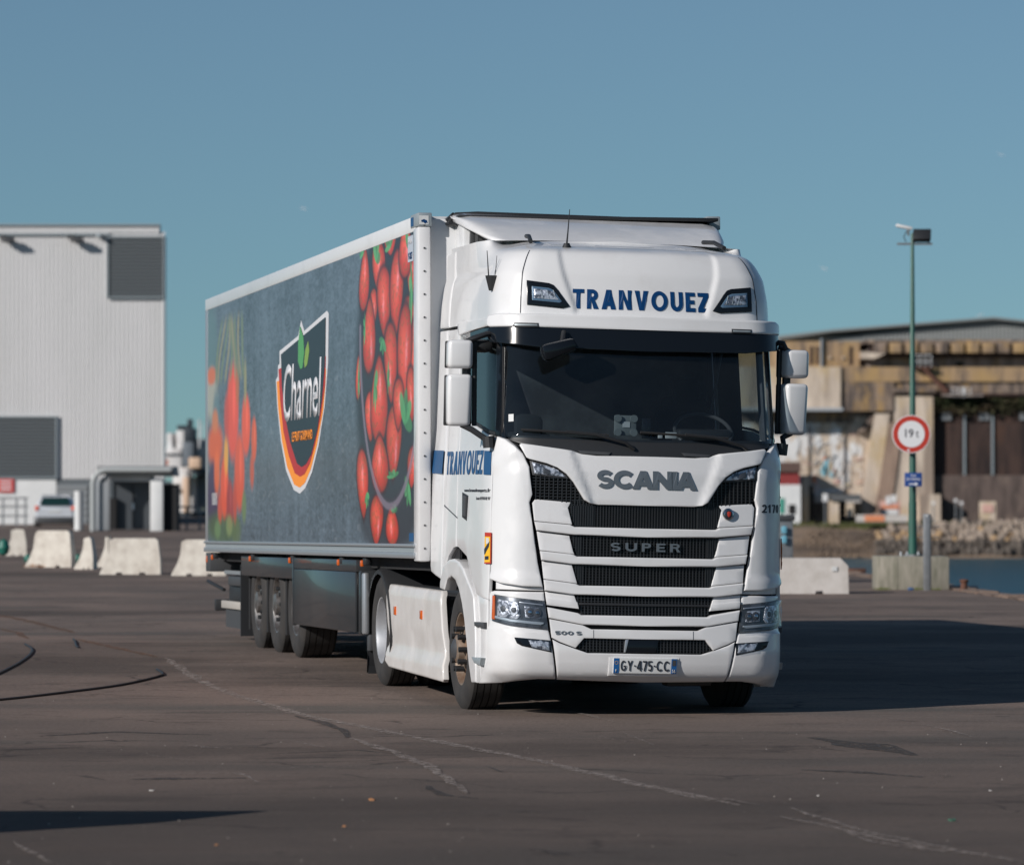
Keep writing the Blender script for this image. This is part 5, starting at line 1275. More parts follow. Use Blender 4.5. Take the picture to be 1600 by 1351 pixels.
tb('rear_lamp_board', UB, UB + .35, -1.30, -.6, .90, 1.115, GREYP, bev=.01); tb('rear_lamp_board', UB, UB + .35, .6, 1.30, .90, 1.115, GREYP, bev=.01)
tb('rear_lamp', UB + .02, UB + .12, -1.305, -1.25, 1.0, 1.08, ORANGE, bev=.01)
tb('spare_carrier', -13.9, -12.4, -1.15, -.4, .52, .80, BLACK, bev=.05)
tb('carrier_rail', -13.9, -12.5, -1.2, -1.16, .88, .92, ALU)
tb('carrier_box', -13.6, -12.3, -1.2, -1.0, .75, .86, GREYP, bev=.02)
tb('underrun_board', -13.72, -12.15, -1.26, -1.20, .50, .585, mat('board_beige', (.36, .34, .31), .6), bev=.01)
tb('underrun_flap', -13.62, -12.15, -1.22, -1.19, .29, .495, GREYP)
tube('dock_arm', [(-1.2, -(-13.9 + 8), .70), (-1.26, -(-14.4 + 8), .76), (-1.27, -(-14.75 + 8), .79)], .02, BLACK, trailer)
tb('rear_bumper', UB, UB + .1, -1.2, 1.2, .45, .58, BLACK, bev=.01)

# ================================================================== LEFT SIDE: yard barriers, car, shed, ship
def jersey(x, y, L, H, label, yaw=0, m=CONC, D=.5):
    bm = bmesh.new()
    # elevation outline: left foot flares out in a curve, right end straight
    prof = [(-L / 2 - .16, 0), (-L / 2 - .13, .08), (-L / 2 - .05, .22), (-L / 2 + .02, .42), (-L / 2 + .04, .66), (-L / 2 + .07, H - .03), (-L / 2 + .12, H), (L / 2 - .10, H), (L / 2 - .05, H - .04), (L / 2, .30), (L / 2 + .01, 0), (L * .22, 0), (L * .22, .05), (L * .10, .05), (L * .10, 0), (-L * .22, 0), (-L * .22, .05), (-L * .34, .05), (-L * .34, 0)]
    prof = [(a, min(b, H)) for a, b in prof]
    A = [bm.verts.new((a, -D * (.5 - .20 * min(1, b / H)), b)) for a, b in prof]; B = [bm.verts.new((a, D * (.5 - .2 * min(1, b / H)), b)) for a, b in prof]
    bm.faces.new(A); bm.faces.new(B[::-1])
    for k in range(len(prof)):
        bm.faces.new((A[k], B[k], B[(k + 1) % len(prof)], A[(k + 1) % len(prof)]))
    o = finish('concrete_barrier', bm, m); o.location = (x, y, gh(y) - .01); o.rotation_euler = (0, 0, yaw)
    tag(o, label, 'barrier', 'pale concrete barriers across the yard behind the trailer')
    return o
def jpx(x0, x1, ytop, ybot, label, yaw=0.0):
    d = F_PX * (EYE - .09) / (ybot - 760); X = PX((x0 + x1) / 2, d); L = (x1 - x0) / F_PX * d - .16
    return jersey(X + .08, d + .2, L, (ybot - ytop) / F_PX * d, label, yaw)
jpx(4, 40, 826, 868, 'small cream concrete barrier furthest left, nearest the photo edge', .1)
jpx(40, 114, 828, 886, 'wide cream barrier below the parked car with leaves at its foot', -.12)
jpx(117, 147, 838, 889, 'narrow cream barrier between two wide ones, turned sideways', -.1)
jpx(139, 165, 838, 888, 'narrow barrier half hidden behind the wide one under the portal', 0).location.y += 1.5
jpx(155, 250, 840, 897, 'wide cream barrier in front of the dark doorway, with pocket notches', .03)
jpx(267, 352, 842, 899, 'cream barrier partly hidden behind the rear of the trailer', .02)
TEAL = mat('teal_plastic', (.01, .12, .09), .5)
for i, (px, py, lb) in enumerate([(6, 840, 'teal plastic ball-like buoy behind the leftmost barrier'), (44, 842, 'teal crate edge between the two left barriers'), (122, 866, 'teal fitting low between the narrow barriers')]):
    d = 96; r_ = .10 if i else .14
    o = lathe('buoy' if i == 0 else 'plastic_drum', [(0, .02), (.04, r_ * .7), (r_, r_), (r_ * 1.8, r_ * .7), (r_ * 2.1, .02)], TEAL, None, 20, 'z'); o.location = (PX(px, d), d, .08 if i else .25); tag(o, lb, 'buoy' if i == 0 else 'drum')
    if i == 0: o.scale = (1, 1, 1.3)
# leaves heap
bm = bmesh.new(); r = random.Random(4); d = 90.5
for k in range(160):
    x = PX(56, d) + r.gauss(0, .12); y = d + r.uniform(-.15, .1); z = gh(y) + abs(r.gauss(0, .03)); s = .03
    bm.faces.new([bm.verts.new((x + r.uniform(-s, s), y + r.uniform(-s, s), z + r.uniform(0, s))) for _ in range(3)])
tag(finish('leaf_litter', bm, LEAF), 'brown leaves gathered at the foot of the wide left barrier', 'leaves', kind='stuff')

CLAD = mat('cladding_grey', (.56, .555, .56), .55, noise=.5, col2=(.50, .50, .50), stretch=(1, 1, .15))
LOUV = mat('louvre_grey', (.11, .125, .135), .5)
WALLW = mat('painted_wall_white', (.66, .67, .67), .8, noise=.8, col2=(.58, .59, .59))
DOORG = mat('dark_door_grey', (.045, .052, .06), .5)
D_ = 195.0
shed = empty('warehouse', (PX(130, D_), D_, .09))
tag(shed, 'tall grey corrugated warehouse with two dark louvre panels at the left', 'building')
def sb(name, px0, px1, py0, py1, y0, y1, m, parent=None, d=D_, bev=0, root=shed):
    x0, x1 = PX(px0, d) - root.location.x, PX(px1, d) - root.location.x; z1, z0 = PZ(py0, d) - root.location.z, PZ(py1, d) - root.location.z
    return box(name, x0, x1, y0, y1, z0, z1, m, parent or root, bev)
wc = sb('wall_core', -260, 257, 362, 832, .12, 24, CLAD)
for v in wc.data.vertices:
    if v.co.y > 20 and v.co.x > 0: v.co.x -= 3.2      # the far corner: the hall stands turned away from the yard
# corrugated sheet as real folded metal
def corrugated(name, px0, px1, py0, py1, y, m, root, pitch=.20, amp=.035, horiz=False, d=D_):
    x0, x1 = PX(px0, d) - root.location.x, PX(px1, d) - root.location.x; z1, z0 = PZ(py0, d) - root.location.z, PZ(py1, d) - root.location.z
    bm = bmesh.new(); prev = None; a0, a1 = (z0, z1) if horiz else (x0, x1); a = a0; k = 0
    offs = [0, 0, -amp, -amp]
    st = [.30, .20, .30, .20]
    while a < a1 + 1e-6:
        o_ = offs[k % 4] if not horiz else (-amp if k % 2 else amp * .4)
        cur = [bm.verts.new((x0, y + o_, a)), bm.verts.new((x1, y + o_, a))] if horiz else [bm.verts.new((a, y + o_, z0)), bm.verts.new((a, y + o_, z1))]
        if prev: bm.faces.new((prev[0], cur[0], cur[1], prev[1]))
        prev = cur; a += pitch * (st[k % 4] if not horiz else (.75 if k % 2 == 0 else .25)); k += 1
    return finish(name, bm, m, root, smooth=False)
corrugated('cladding', -60, 256.5, 366, 748, .05, CLAD, shed, .20)
corrugated('parapet_cladding', -60, 249, 352, 364, .02, CLAD, shed, .20)
sb('parapet', -260, 249, 351.5, 366, .06, .6, CLAD)
sb('parapet_flashing', -60, 250, 350, 352.5, -.12, .4, ALUD); sb('gutter', -60, 170, 364.5, 367.5, -.10, .05, ALUD)
sb('corner_flashing', 255, 258.5, 370, 748, -.08, .3, ALUD)
for a in ((169, 255.5, 371, 464), (-60, 88, 652, 745)):
    corrugated('louvre', a[0], a[1], a[2], a[3], -.06, LOUV, shed, .16, .05, horiz=True)
    sb('louvre_frame', a[0] - 1.5, a[0] + .5, a[2] - 1, a[3] + 1, -.14, .04, ALUD); sb('louvre_frame', a[1] - .5, a[1] + 1.5, a[2] - 1, a[3] + 1, -.14, .04, ALUD)
    sb('louvre_frame', a[0] - 1.5, a[1] + 1.5, a[2] - 2, a[2], -.15, .04, ALUD); sb('louvre_frame', a[0] - 1.5, a[1] + 1.5, a[3], a[3] + 2, -.15, .04, ALUD)
sb('lower_wall', -60, 88, 747, 832, -.03, .4, WALLW); sb('lower_wall_grey', 88, 257, 749, 832, .02, .4, LOUV)
corrugated('lower_cladding', 88, 137, 752, 830, -.02, mat('lower_grey', (.20, .215, .225), .5), shed, .3, .03, horiz=True)
sg_ = sb('warning_sign', -3, 22, 748, 769, -.12, -.07, mat('sign_red_panel', (.55, .06, .05), .5))
for k in range(3): sb('sign_line', 1, 18, 751 + 6 * k, 753.5 + 6 * k, -.14, -.121, PW, sg_)
for px in (-2, 105):
    o = sb('floodlight', px + 6, px + 26, 372, 379, -.7, -.25, GREYP, bev=.05); sb('lamp_bracket', px + 3, px + 12, 368, 374, -.6, .1, BLACK, o)
sb('camera_bracket', 152, 160, 366, 372, -.5, 0, ALUD, bev=.05)
# portal with big bent pipe
Dp = 165.0
portal = empty('loading_portal', (PX(205, Dp), Dp, .09)); tag(portal, 'dark doorway with pale columns under a large bent grey pipe', 'doorway')
def pb_(name, px0, px1, py0, py1, y0, y1, m, parent=None, bev=0): return sb(name, px0, px1, py0, py1, y0, y1, m, parent, Dp, bev, portal)
pb_('door_leaf', 172, 235, 752, 827, 1.2, 1.3, DOORG); pb_('door_leaf', 203, 204, 752, 823, 1.15, 1.2, BLACKM)
pb_('door_handle', 202.5, 206, 786, 796, 1.0, 1.14, ALU)
pb_('column', 234, 254, 748, 831, .2, 1.0, WALLW, bev=.03); pb_('column', 146, 168, 748, 829, 1.0, 1.6, mat('column_grey', (.26, .28, .30), .7), bev=.03)
pb_('lintel', 170, 236, 741, 752, .6, 1.4, WALLW); pb_('canopy', 150, 272, 728, 741, .0, 2.2, mat('canopy_grey', (.16, .165, .17), .6), bev=.08)
pb_('side_box', 254, 275, 756, 832, .5, 2.0, BLACKM)
pb_('dark_reveal', 168, 178, 778, 826, .9, 1.2, BLACKM)
pts = []
for k in range(9):
    a = math.pi * k / 16; pts.append((PX(146 + 22 * (1 - math.cos(a)), Dp) - portal.location.x, -.2, PZ(757 - 23 * math.sin(a), Dp) - .09))
pts = [(pts[0][0], -.2, 0)] + pts + [(PX(268, Dp) - portal.location.x, -.2, pts[-1][2])]
tube('pipe', pts, .11, mat('pipe_grey', (.34, .36, .36), .5), portal, 14)
tube('pipe', [(p[0] + .28, p[1] + .35, p[2] - (.16 if i > 3 else 0)) for i, p in enumerate(pts)], .09, MATS['pipe_grey'], portal, 14)
o = tube('pale_post', [(PX(123, 168), 168, .09), (PX(123, 168), 168, PZ(767, 168))], .17, WALLW, None, 12); tag(o, 'pale thick post standing just left of the pipe portal', 'post')
# railing left
rl = empty('railing', (PX(20, 185), 185, .09)); tag(rl, 'low grey metal railing left of the parked car', 'railing')
for px in (-20, 5, 26, 40): box('railing_post', PX(px, 185) - rl.location.x - .04, PX(px, 185) - rl.location.x + .04, -.04, .04, 0, 1.25, STEEL, rl)
for z in (.45, .85, 1.22): tube('railing_bar', [(PX(-25, 185) - rl.location.x, 0, z), (PX(44, 185) - rl.location.x, 0, z)], .035, STEEL, rl, 8)
rl2 = empty('railing', (PX(292, 168), 168, .09)); tag(rl2, 'low steel railing to the right of the portal, below the ship', 'railing')
for px in (268, 292, 312, 330): box('railing_post', PX(px, 168) - rl2.location.x - .04, PX(px, 168) - rl2.location.x + .04, -.04, .04, 0, .95, STEEL, rl2)
for z in (.45, .92): tube('railing_bar', [(PX(266, 168) - rl2.location.x, 0, z), (PX(334, 168) - rl2.location.x, 0, z)], .035, STEEL, rl2, 8)
# car seen from behind
def car():
    d = 182.0; c = empty('parked_car', (PX(86, d), d, .09)); tag(c, 'silver hatchback parked before the warehouse, seen from behind', 'car')
    CARP = mat('car_silver', (.62, .64, .68), .3, metal=.25, coat=.6); CG = mat('car_glass', (.01, .03, .03), .1)
    W = .80
    def loft(name, secs, m, parent=c):
        bm = bmesh.new(); rows = []
        for y, z0, z1, w0, w1 in secs:
            rows.append([bm.verts.new(p) for p in ((-w0, y, z0), (-w0, y, (z0 + z1) / 2), (-w1, y, z1), (w1, y, z1), (w0, y, (z0 + z1) / 2), (w0, y, z0))])
        for a, b in zip(rows, rows[1:]):
            for k in range(6): bm.faces.new((a[k], a[(k + 1) % 6], b[(k + 1) % 6], b[k]))
        bm.faces.new(rows[0]); bm.faces.new(rows[-1][::-1])
        bmesh.ops.bevel(bm, geom=bm.edges[:], offset=.05, segments=2, affect='EDGES', clamp_overlap=True)
        return finish(name, bm, m, parent)
    body = loft('body', [(0, .35, .95, .80, .72), (.15, .25, 1.0, .85, .78), (1.2, .22, .98, .86, .80), (3.0, .22, .92, .86, .78), (3.9, .3, .75, .78, .65)], CARP)
    loft('cabin', [(.25, .95, 1.05, .76, .70), (.55, .95, 1.42, .76, .58), (1.6, .95, 1.48, .76, .60), (2.3, .95, 1.40, .76, .56), (2.9, .93, 1.0, .74, .66)], CARP)
    bm = bmesh.new(); bm.faces.new([bm.verts.new(p) for p in ((-.66, .20, 1.04), (.66, .20, 1.04), (.54, .46, 1.38), (-.54, .46, 1.38))]); o = finish('rear_window', bm, CG, c); o.location.y = -.03
    for sx in (-1, 1):
        box('tail_lamp', sx * .70, sx * .84, -.03, .1, .82, 1.02, mat('tail_red', (.75, .10, .04), .2), c, .03)
        for y in (.7, 3.2):
            w = empty('wheel', (sx * .80, y, .30), parent=c); lathe('tyre', [(-.09, .19), (-.10, .27), (-.07, .30), (.07, .30), (.10, .27), (.09, .19)], TYRE, w, 24); lathe('rim', [(-.08, .19), (-.05, .1), (-.06, .01)], ALU, w, 16)
    box('bumper', -.80, .80, -.06, .1, .28, .55, GREYP, c, .04); box('number_plate', -.25, .25, -.02, .01, .72, .83, PLATE, c)
    c.rotation_euler = (0, 0, R(4)); c.location.z = -.12 + .09
    return c
car()
# ship
ds_ = 420.0
ship = empty('ship', (PX(290, ds_), ds_, -2)); tag(ship, 'white ship superstructure with black funnel mast behind the portal', 'ship')
SHW = mat('ship_white', (.68, .68, .68), .6, noise=.5, col2=(.45, .42, .40)); SHO = mat('ship_cream', (.60, .42, .30), .7); SHD = mat('ship_dark', (.02, .03, .04), .6)
def sh(name, px0, px1, py0, py1, y0, y1, m, bev=.1): return sb(name, px0, px1, py0, py1, y0, y1, m, None, ds_, bev, ship)
sh('hull', 190, 480, 800, 850, -4, 40, SHD, 0); sh('lower_deck', 258, 284, 752, 800, -2, 6, SHD); sh('deck_house', 283, 306, 745, 806, -3, 4, SHW); sh('deck_house', 275, 300, 730, 765, -4, 2, SHW)
sh('bridge', 258, 284, 700, 745, 0, 8, SHW); sh('bridge_tower', 274, 287, 672, 715, 1, 6, SHW); sh('bridge_tower', 259, 269, 676, 705, 1, 6, SHW); sh('crane_post', 293, 302, 745, 800, -6, -4, SHO); sh('crane_arm', 302, 320, 715, 732, -6, -3, SHO)
sh('funnel', 285, 302, 690, 728, 0, 5, mat('funnel_grey', (.12, .14, .16), .6)); sh('funnel_top', 287, 302, 668, 690, 0, 5, SHD); sh('funnel_cap', 291, 298, 654, 668, 1, 3, SHD); sh('exhaust_arm', 275, 290, 664, 671, 1, 3, SHD)
sh('radar_mast', 310, 312, 655, 700, 0, 1, SHW, 0); sh('bridge', 303, 345, 685, 740, 2, 8, SHW); sh('life_ring', 257, 264, 718, 727, -2, -1, mat('ship_orange', (.7, .15, .05), .5)); sh('deck_plate', 303, 345, 732, 742, -5, 2, SHD); sh('deck_house', 303, 345, 742, 790, 2, 6, mat('ship_grey', (.28, .30, .33), .6)); sh('whip_mast', 316, 317, 660, 690, 0, .3, SHW, 0)
for k in range(5): sh('window', 260 + k * 5, 262.5 + k * 5, 708, 712, -.15, .1, SHD, 0)
for px in (284, 303): sh('rail_post', px, px + 1.2, 725, 745, -5, -4.7, SHW, 0)

# ================================================================== RIGHT SIDE
# long pale barrier right of the truck
d = 68.5; bm = bmesh.new(); X1 = PX(1326, d); X0 = PX(1120, d); H = .575
prof = [(X0, 0), (X0, H), (X1 - .13, H), (X1 - .01, H - .12), (X1, 0), (PX(1287, d), 0), (PX(1285, d), .055), (PX(1275, d), .055), (PX(1273, d), 0)]
A = [bm.verts.new((a - X0, 0 + (.04 * b), b)) for a, b in prof]; B = [bm.verts.new((a - X0, .5 - .04 * b, b)) for a, b in prof]
bm.faces.new(A); bm.faces.new(B[::-1])
for k in range(len(prof)): bm.faces.new((A[k], B[k], B[(k + 1) % len(prof)], A[(k + 1) % len(prof)]))
o = finish('concrete_barrier', bm, CONCW); o.location = (X0, d, .082); tag(o, 'long pale concrete barrier on the right, running behind the cab', 'barrier')
box('lifting_plate', PX(1300, d) - X0, PX(1308, d) - X0, -.004, .04, .37, .44, PLATE, o)
# cabinet
d = 76.0; cb = empty('utility_cabinet', (PX(1205, d), d, .09)); tag(cb, 'grey utility cabinet with two blue sockets behind the long barrier', 'cabinet')
cx = cb.location.x; box('cabinet_body', PX(1172, d) - cx, PX(1239, d) - cx, 0, .45, 0, PZ(812, d) - .09, STEEL, cb, .015); box('cabinet_lid', PX(1170, d) - cx, PX(1242, d) - cx, -.04, .5, PZ(813, d) - .09, PZ(805, d) - .09, GREYP, cb, .02)
for py in (827, 842):
    tube('socket', [(PX(1225, d) - cx, .02, PZ(py, d) - .09), (PX(1225, d) - cx, -.05, PZ(py, d) - .09)], .055, mat('socket_blue', (.12, .32, .42), .4), cb, 14)
    box('socket_cover', PX(1221, d) - cx, PX(1229, d) - cx, -.09, -.05, PZ(py + 3, d) - .13, PZ(py - 3, d) - .06, MATS['socket_blue'], cb, .015)
for k in range(9): box('lid_rib', PX(1174 + 8 * k, d) - cx, PX(1176 + 8 * k, d) - cx, -.035, .45, PZ(805, d) - .09, PZ(803.5, d) - .09, STEEL, cb)
# concrete footing, lamp pole, signs
d = 71.2; fx = PX(1427, d)
ft_ = empty('concrete_footing', (fx, d, .085)); tag(ft_, 'weathered square concrete block carrying the green lamp pole', 'block')
box('block_body', PX(1371.5, d) - fx, PX(1483, d) - fx, 0, 1.15, 0, .555, CONCG, ft_, .015)
box('form_mark', PX(1401, d) - fx, PX(1402.5, d) - fx, -.006, .0, .01, .545, CONCG, ft_); 
dp = 71.8; lp = empty('lamp_pole', (PX(1426, dp), dp, .64)); tag(lp, 'tall tapered green pole carrying a black floodlight and a small camera', 'lamp pole')
ztop = PZ(366, dp) - .64
lathe('pole', [(0, .072), (.05, .072), (.9, .068), (.905, .062), (ztop, .028), (ztop + .02, .02)], GREENP, lp, 20, 'z')
lathe('base_plate', [(-.0, .02), (0, .17), (.02, .17), (.03, .1)], STEEL, lp, 12, 'z')
for a in (0, 1.57, 3.14, 4.71):
    o = lathe('anchor_bolt', [(0, .018), (.07, .018), (.07, .003)], ALU, lp, 8, 'z'); o.location = (.22 * math.cos(a + .4), .10 * math.sin(a + .4), 0)
zc = PZ(381, dp) - .64; lx = lp.location.x
box('crossbar', PX(1402, dp) - lx, PX(1457, dp) - lx, -.02, .02, zc - .018, zc + .018, STEEL, lp)
bm = bmesh.new(); bm_box(bm, -.16, .14, -.05, .05, -.11, .11, .015)
for v in bm.verts: v.co = Matrix.Rotation(R(-35), 4, 'X') @ v.co; v.co.x += .10 * v.co.z
fl = finish('floodlight', bm, BLACK, lp); fl.location = (PX(1441.5, dp) - lx, -.02, PZ(368, dp) - .64)
for x in (-.13, .11): tube('lamp_bracket', [(x, .02, -.15), (x - .02, -.01, -.08)], .012, BLACK, fl, 6)
cm = box('camera', -.15, .13, -.05, .05, -.025, .03, mat('camera_white', (.6, .6, .6), .4), lp, .02); cm.location = (PX(1414, dp) - lx, 0, PZ(355, dp) - .64); cm.rotation_euler = (0, R(12), 0)
tube('camera_stem', [(PX(1420, dp) - lx, 0, ztop - .02), (PX(1419, dp) - lx, -.02, PZ(357, dp) - .64)], .02, STEEL, lp, 8)
tube('cable_loop', [(PX(1416, dp) - lx, -.03, PZ(378, dp) - .64), (PX(1412, dp) - lx, -.05, PZ(370, dp) - .64), (PX(1417, dp) - lx, -.03, PZ(361, dp) - .64)], .008, BLACK, lp, 6)
# 19 t sign
ds2 = 71.6; sx, sz = PX(1424, ds2), PZ(678, ds2)
sgn = empty('weight_limit_sign', (sx, ds2, sz)); tag(sgn, 'round red-rimmed weight limit sign reading 19 t on the green pole', 'sign')
def disc(name, r0, y0, y1, m, parent, n=48):
    bm = bmesh.new(); bm_tube(bm, [(0, y1, 0), (0, y0, 0)], r0, n); return finish(name, bm, m, parent)
WS = mat('sign_white', (.64, .64, .65), .4)
disc('sign_edge', .318, .0, .03, WS, sgn); disc('sign_rim', .305, -.003, .01, RED, sgn); disc('sign_face', .222, -.006, .01, WS, sgn)
def TSG(o): return lambda a, b, w: Vector((a, -.006 - w, b))
text('sign_text', '19', (-.105, .035, -.055, .085), INK, TSG(sgn), w=.002, thick=.001, bold=.012, parent=sgn, step=0)
text('sign_text', 't', (.075, .120, -.055, .055), INK, TSG(sgn), w=.002, thick=.001, bold=.012, parent=sgn, step=0)
box('sign_clamp', -.09, .09, .03, .20, .12, .16, STEEL, sgn); box('sign_clamp', -.09, .09, .03, .20, -.18, -.14, STEEL, sgn)
disc('sign_dot', .02, -.009, .0, WS, sgn, 10).location = (-.05, 0, -.27)
s2 = empty('street_sign', (PX(1427, ds2), ds2, PZ(749, ds2))); tag(s2, 'small blue rectangular sign with white print under the round sign', 'sign')
box('sign_plate', -.145, .145, -.005, .02, -.115, .115, mat('sign_blue', (.015, .055, .22), .4), s2, .004); box('sign_clamp', -.05, .05, .02, .17, -.02, .02, STEEL, s2)
TB2 = lambda a, b, w: Vector((a, -.005 - w, b))
text('sign_text', 'QUAI', (-.045, .045, .045, .085), WS, TB2, w=.002, thick=.001, bold=.02, parent=s2, step=0)
text('sign_text', 'DU PEROU', (-.115, .115, -.015, .025), WS, TB2, w=.002, thick=.001, bold=.02, parent=s2, step=0)
slab('sign_arrow', [(-.07, -.065), (.03, -.065), (.03, -.04), (.08, -.075), (.03, -.105), (.03, -.085), (-.07, -.085)], WS, TB2, parent=s2, w=.002, thick=.001, bev=0, step=0, zstep=0)
# galvanised post in front of the block
dq = 70.6; gp = empty('steel_post', (PX(1449, dq), dq, .085)); tag(gp, 'short galvanised steel post standing in front of the concrete block', 'post')
box('post_profile', -.065, .045, 0, .08, 0, PZ(802, dq) - .09, STEEL, gp, .008); box('post_return', .046, .062, .0, .09, 0, PZ(803, dq) - .09, GREYP, gp)
for z in (.88, 1.06): tube('wire_stub', [(-.16, .04, z), (.2, .04, z)], .008, STEEL, gp, 6)
disc('post_cap_hole', .018, -.003, .0, PLATE, gp, 10).location = (-.01, 0, 1.24)
d = 70.2; bl = lathe('mooring_bollard', [(0, .085), (.02, .085), (.03, .065), (.13, .06), (.15, .08), (.175, .085), (.19, .05), (.19, .005)], RUST, None, 20, 'z'); bl.location = (PX(1506, d), d, .088); bl.scale = (.9, .9, 1.05); tag(bl, 'small rusty bollard at the quay edge right of the block', 'bollard')
o = box('timber_sleeper', -.28, .28, -.2, .2, 0, .09, RUST, None, .02); d = 85.2; o.location = (PX(1330, d), d, .09); tag(o, 'brown timber piece lying on the quay between barrier and block', 'timber')
o = box('crushed_can', -.05, .05, -.03, .03, 0, .055, mat('can_blue', (.10, .18, .35), .3, metal=.6), None, .02); o.location = (PX(1421, 70.8), 70.6, .088); tag(o, 'crushed blue can at the foot of the concrete block', 'can')
o = box('kerb_stone', -.4, .4, -.12, .12, 0, .06, CONCW, None, .02); d = 71.5; o.location = (PX(1498, d) - .05, d + .3, .088); tag(o, 'pale kerb stone lying beside the rusty bollard', 'stone')
# tufts of grass at the foot of the block
bm = bmesh.new(); r = random.Random(8)
for k in range(220):
    x = PX(r.choice([1375, 1382, 1432, 1440, 1462]), 71) + r.gauss(0, .06); y = 71.05 + r.uniform(-.08, .08); h = r.uniform(.02, .07)
    a = bm.verts.new((x, y, .088)); b = bm.verts.new((x + .008, y, .088)); c = bm.verts.new((x + r.uniform(-.03, .03), y + r.uniform(-.03, .03), .088 + h)); bm.faces.new((a, b, c))
tag(finish('weed_tufts', bm, mat('weed_green', (.10, .12, .03), .9)), 'weeds growing at the foot of the concrete block', 'weeds', kind='stuff')

# ------------------------------------------------------------------ submarine bunker across the water
def stain(name, c1, c2, c3, s=.35, st=(1, 1, .16), t1=(.42, .62), t2=(.52, .68)):
    m = bpy.data.materials.new(name); m.use_nodes = True; nt = m.node_tree; n = nt.nodes; L = nt.links; b = n['Principled BSDF']; b.inputs['Roughness'].default_value = .92; b.inputs['Specular IOR Level'].default_value = .2
    tc = n.new('ShaderNodeTexCoord')
    def nz(scale, stretch, d_=7, off=0):
        mp = n.new('ShaderNodeMapping'); mp.inputs['Scale'].default_value = stretch; mp.inputs['Location'].default_value = (off, off, off); L.new(tc.outputs['Object'], mp.inputs[0])
        z = n.new('ShaderNodeTexNoise'); z.inputs['Scale'].default_value = scale; z.inputs['Detail'].default_value = d_; z.inputs['Roughness'].default_value = .65; L.new(mp.outputs[0], z.inputs[0]); return z.outputs[0]
    def rg_(o, a, b_):
        r_ = n.new('ShaderNodeMapRange'); r_.inputs[1].default_value = a; r_.inputs[2].default_value = b_; L.new(o, r_.inputs[0]); return r_.outputs[0]
    x = n.new('ShaderNodeMixRGB'); x.inputs[1].default_value = (*c1, 1); x.inputs[2].default_value = (*c2, 1); L.new(rg_(nz(s * 1.6, st), *t1), x.inputs[0])
    y = n.new('ShaderNodeMixRGB'); L.new(x.outputs[0], y.inputs[1]); y.inputs[2].default_value = (*c3, 1); L.new(rg_(nz(s * .8, (1, 1, .5), 6, 31), *t2), y.inputs[0])
    L.new(y.outputs[0], b.inputs['Base Color'])
    return m
BE = stain('bunker_beige', (.56, .47, .385), (.27, .215, .175), (.46, .35, .21))
BO = stain('bunker_ochre', (.34, .235, .14), (.15, .115, .092), (.36, .24, .115), .7, t1=(.44, .62), t2=(.45, .62))
BD = stain('bunker_streaked', (.25, .19, .15), (.10, .08, .07), (.34, .22, .10), .9, t1=(.40, .55))
BG = stain('bunker_grey', (.31, .265, .24), (.15, .125, .115), (.33, .24, .13), .7)
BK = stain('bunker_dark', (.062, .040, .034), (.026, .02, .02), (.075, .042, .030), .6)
GRAF = stain('graffiti_wall', (.50, .42, .34), (.33, .25, .19), (.60, .60, .60), .7, st=(1, 1, 1), t1=(.5, .6), t2=(.50, .56))
ROOFG = mat('roof_grey', (.19, .205, .205), .6); ROOFW = mat('roof_rib_pale', (.36, .37, .36), .6)
DB = 400.0
bunker = empty('submarine_bunker', (PX(1400, DB), DB, FZ)); tag(bunker, 'huge weathered ochre concrete bunker across the water with crenellated cornice', 'building')
def bk(name, px0, px1, py0, py1, y0, y1, m, parent=None, bev=.0): return sb(name, px0, px1, py0, py1, y0, y1, m, parent, DB, bev, bunker)
def bpoly(name, pts, y0, y1, m, parent=None):
    """outline in photo bearings at the bunker, extruded in depth"""
    bm = bmesh.new(); P = [(PX(a, DB) - bunker.location.x, PZ(b, DB) - bunker.location.z) for a, b in pts]
    A = [bm.verts.new((x, y0, z)) for x, z in P]; B = [bm.verts.new((x, y1, z)) for x, z in P]
    bm.faces.new(A); bm.faces.new(B[::-1])
    for k in range(len(P)): bm.faces.new((A[k], B[k], B[(k + 1) % len(P)], A[(k + 1) % len(P)]))
    return finish(name, bm, m, parent or bunker, smooth=False)
GB = 826   # ground row at the bunker
bk('upper_wall', 1150, 1346, 532, 576, 2, 60, BO); bk('upper_wall', 1346, 1760, 545, 578, 2.6, 60, BG)
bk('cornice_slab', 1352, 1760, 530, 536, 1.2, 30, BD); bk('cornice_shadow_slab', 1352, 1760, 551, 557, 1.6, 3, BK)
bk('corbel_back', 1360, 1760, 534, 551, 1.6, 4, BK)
for k in range(17):
    x0 = 1367 + k * 24.2
    bk('corbel', x0, x0 + 19.5, 534 + (k % 2), 551, .5, 4, BO if k % 4 else BD, bev=.05)
bpoly('corbel_wedge', [(1346, 549), (1385, 552), (1368, 560), (1346, 560)], .5, 4, BE)
bk('window', 1498, 1509, 564, 575, 2.5, 2.8, BLACKM)
for px in (1284, 1217): bk('drain_pipe', px, px + 3, 528, 573, 1.6, 2.0, ALU)
for px in (1268, 1277, 1330): bk('wall_stain_recess', px, px + 4, 540, 568, 1.9, 2.05, BK)
for px in (1297, 1318): bk('wall_disc', px, px + 4, 556, 560, 1.8, 2.05, BE)
bk('middle_block', 1150, 1314, 573, 640, 0, 50, BE); bk('middle_block', 1314, 1397, 578, 642, .35, 50, BD)
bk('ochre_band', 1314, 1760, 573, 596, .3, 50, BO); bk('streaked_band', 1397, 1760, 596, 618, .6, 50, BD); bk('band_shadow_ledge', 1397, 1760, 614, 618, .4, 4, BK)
bk('ledge', 1150, 1316, 637, 642, -1.2, 2, mat('ledge_grey', (.34, .36, .38), .6)); bk('under_ledge', 1150, 1400, 641, 668, 2, 50, BD)
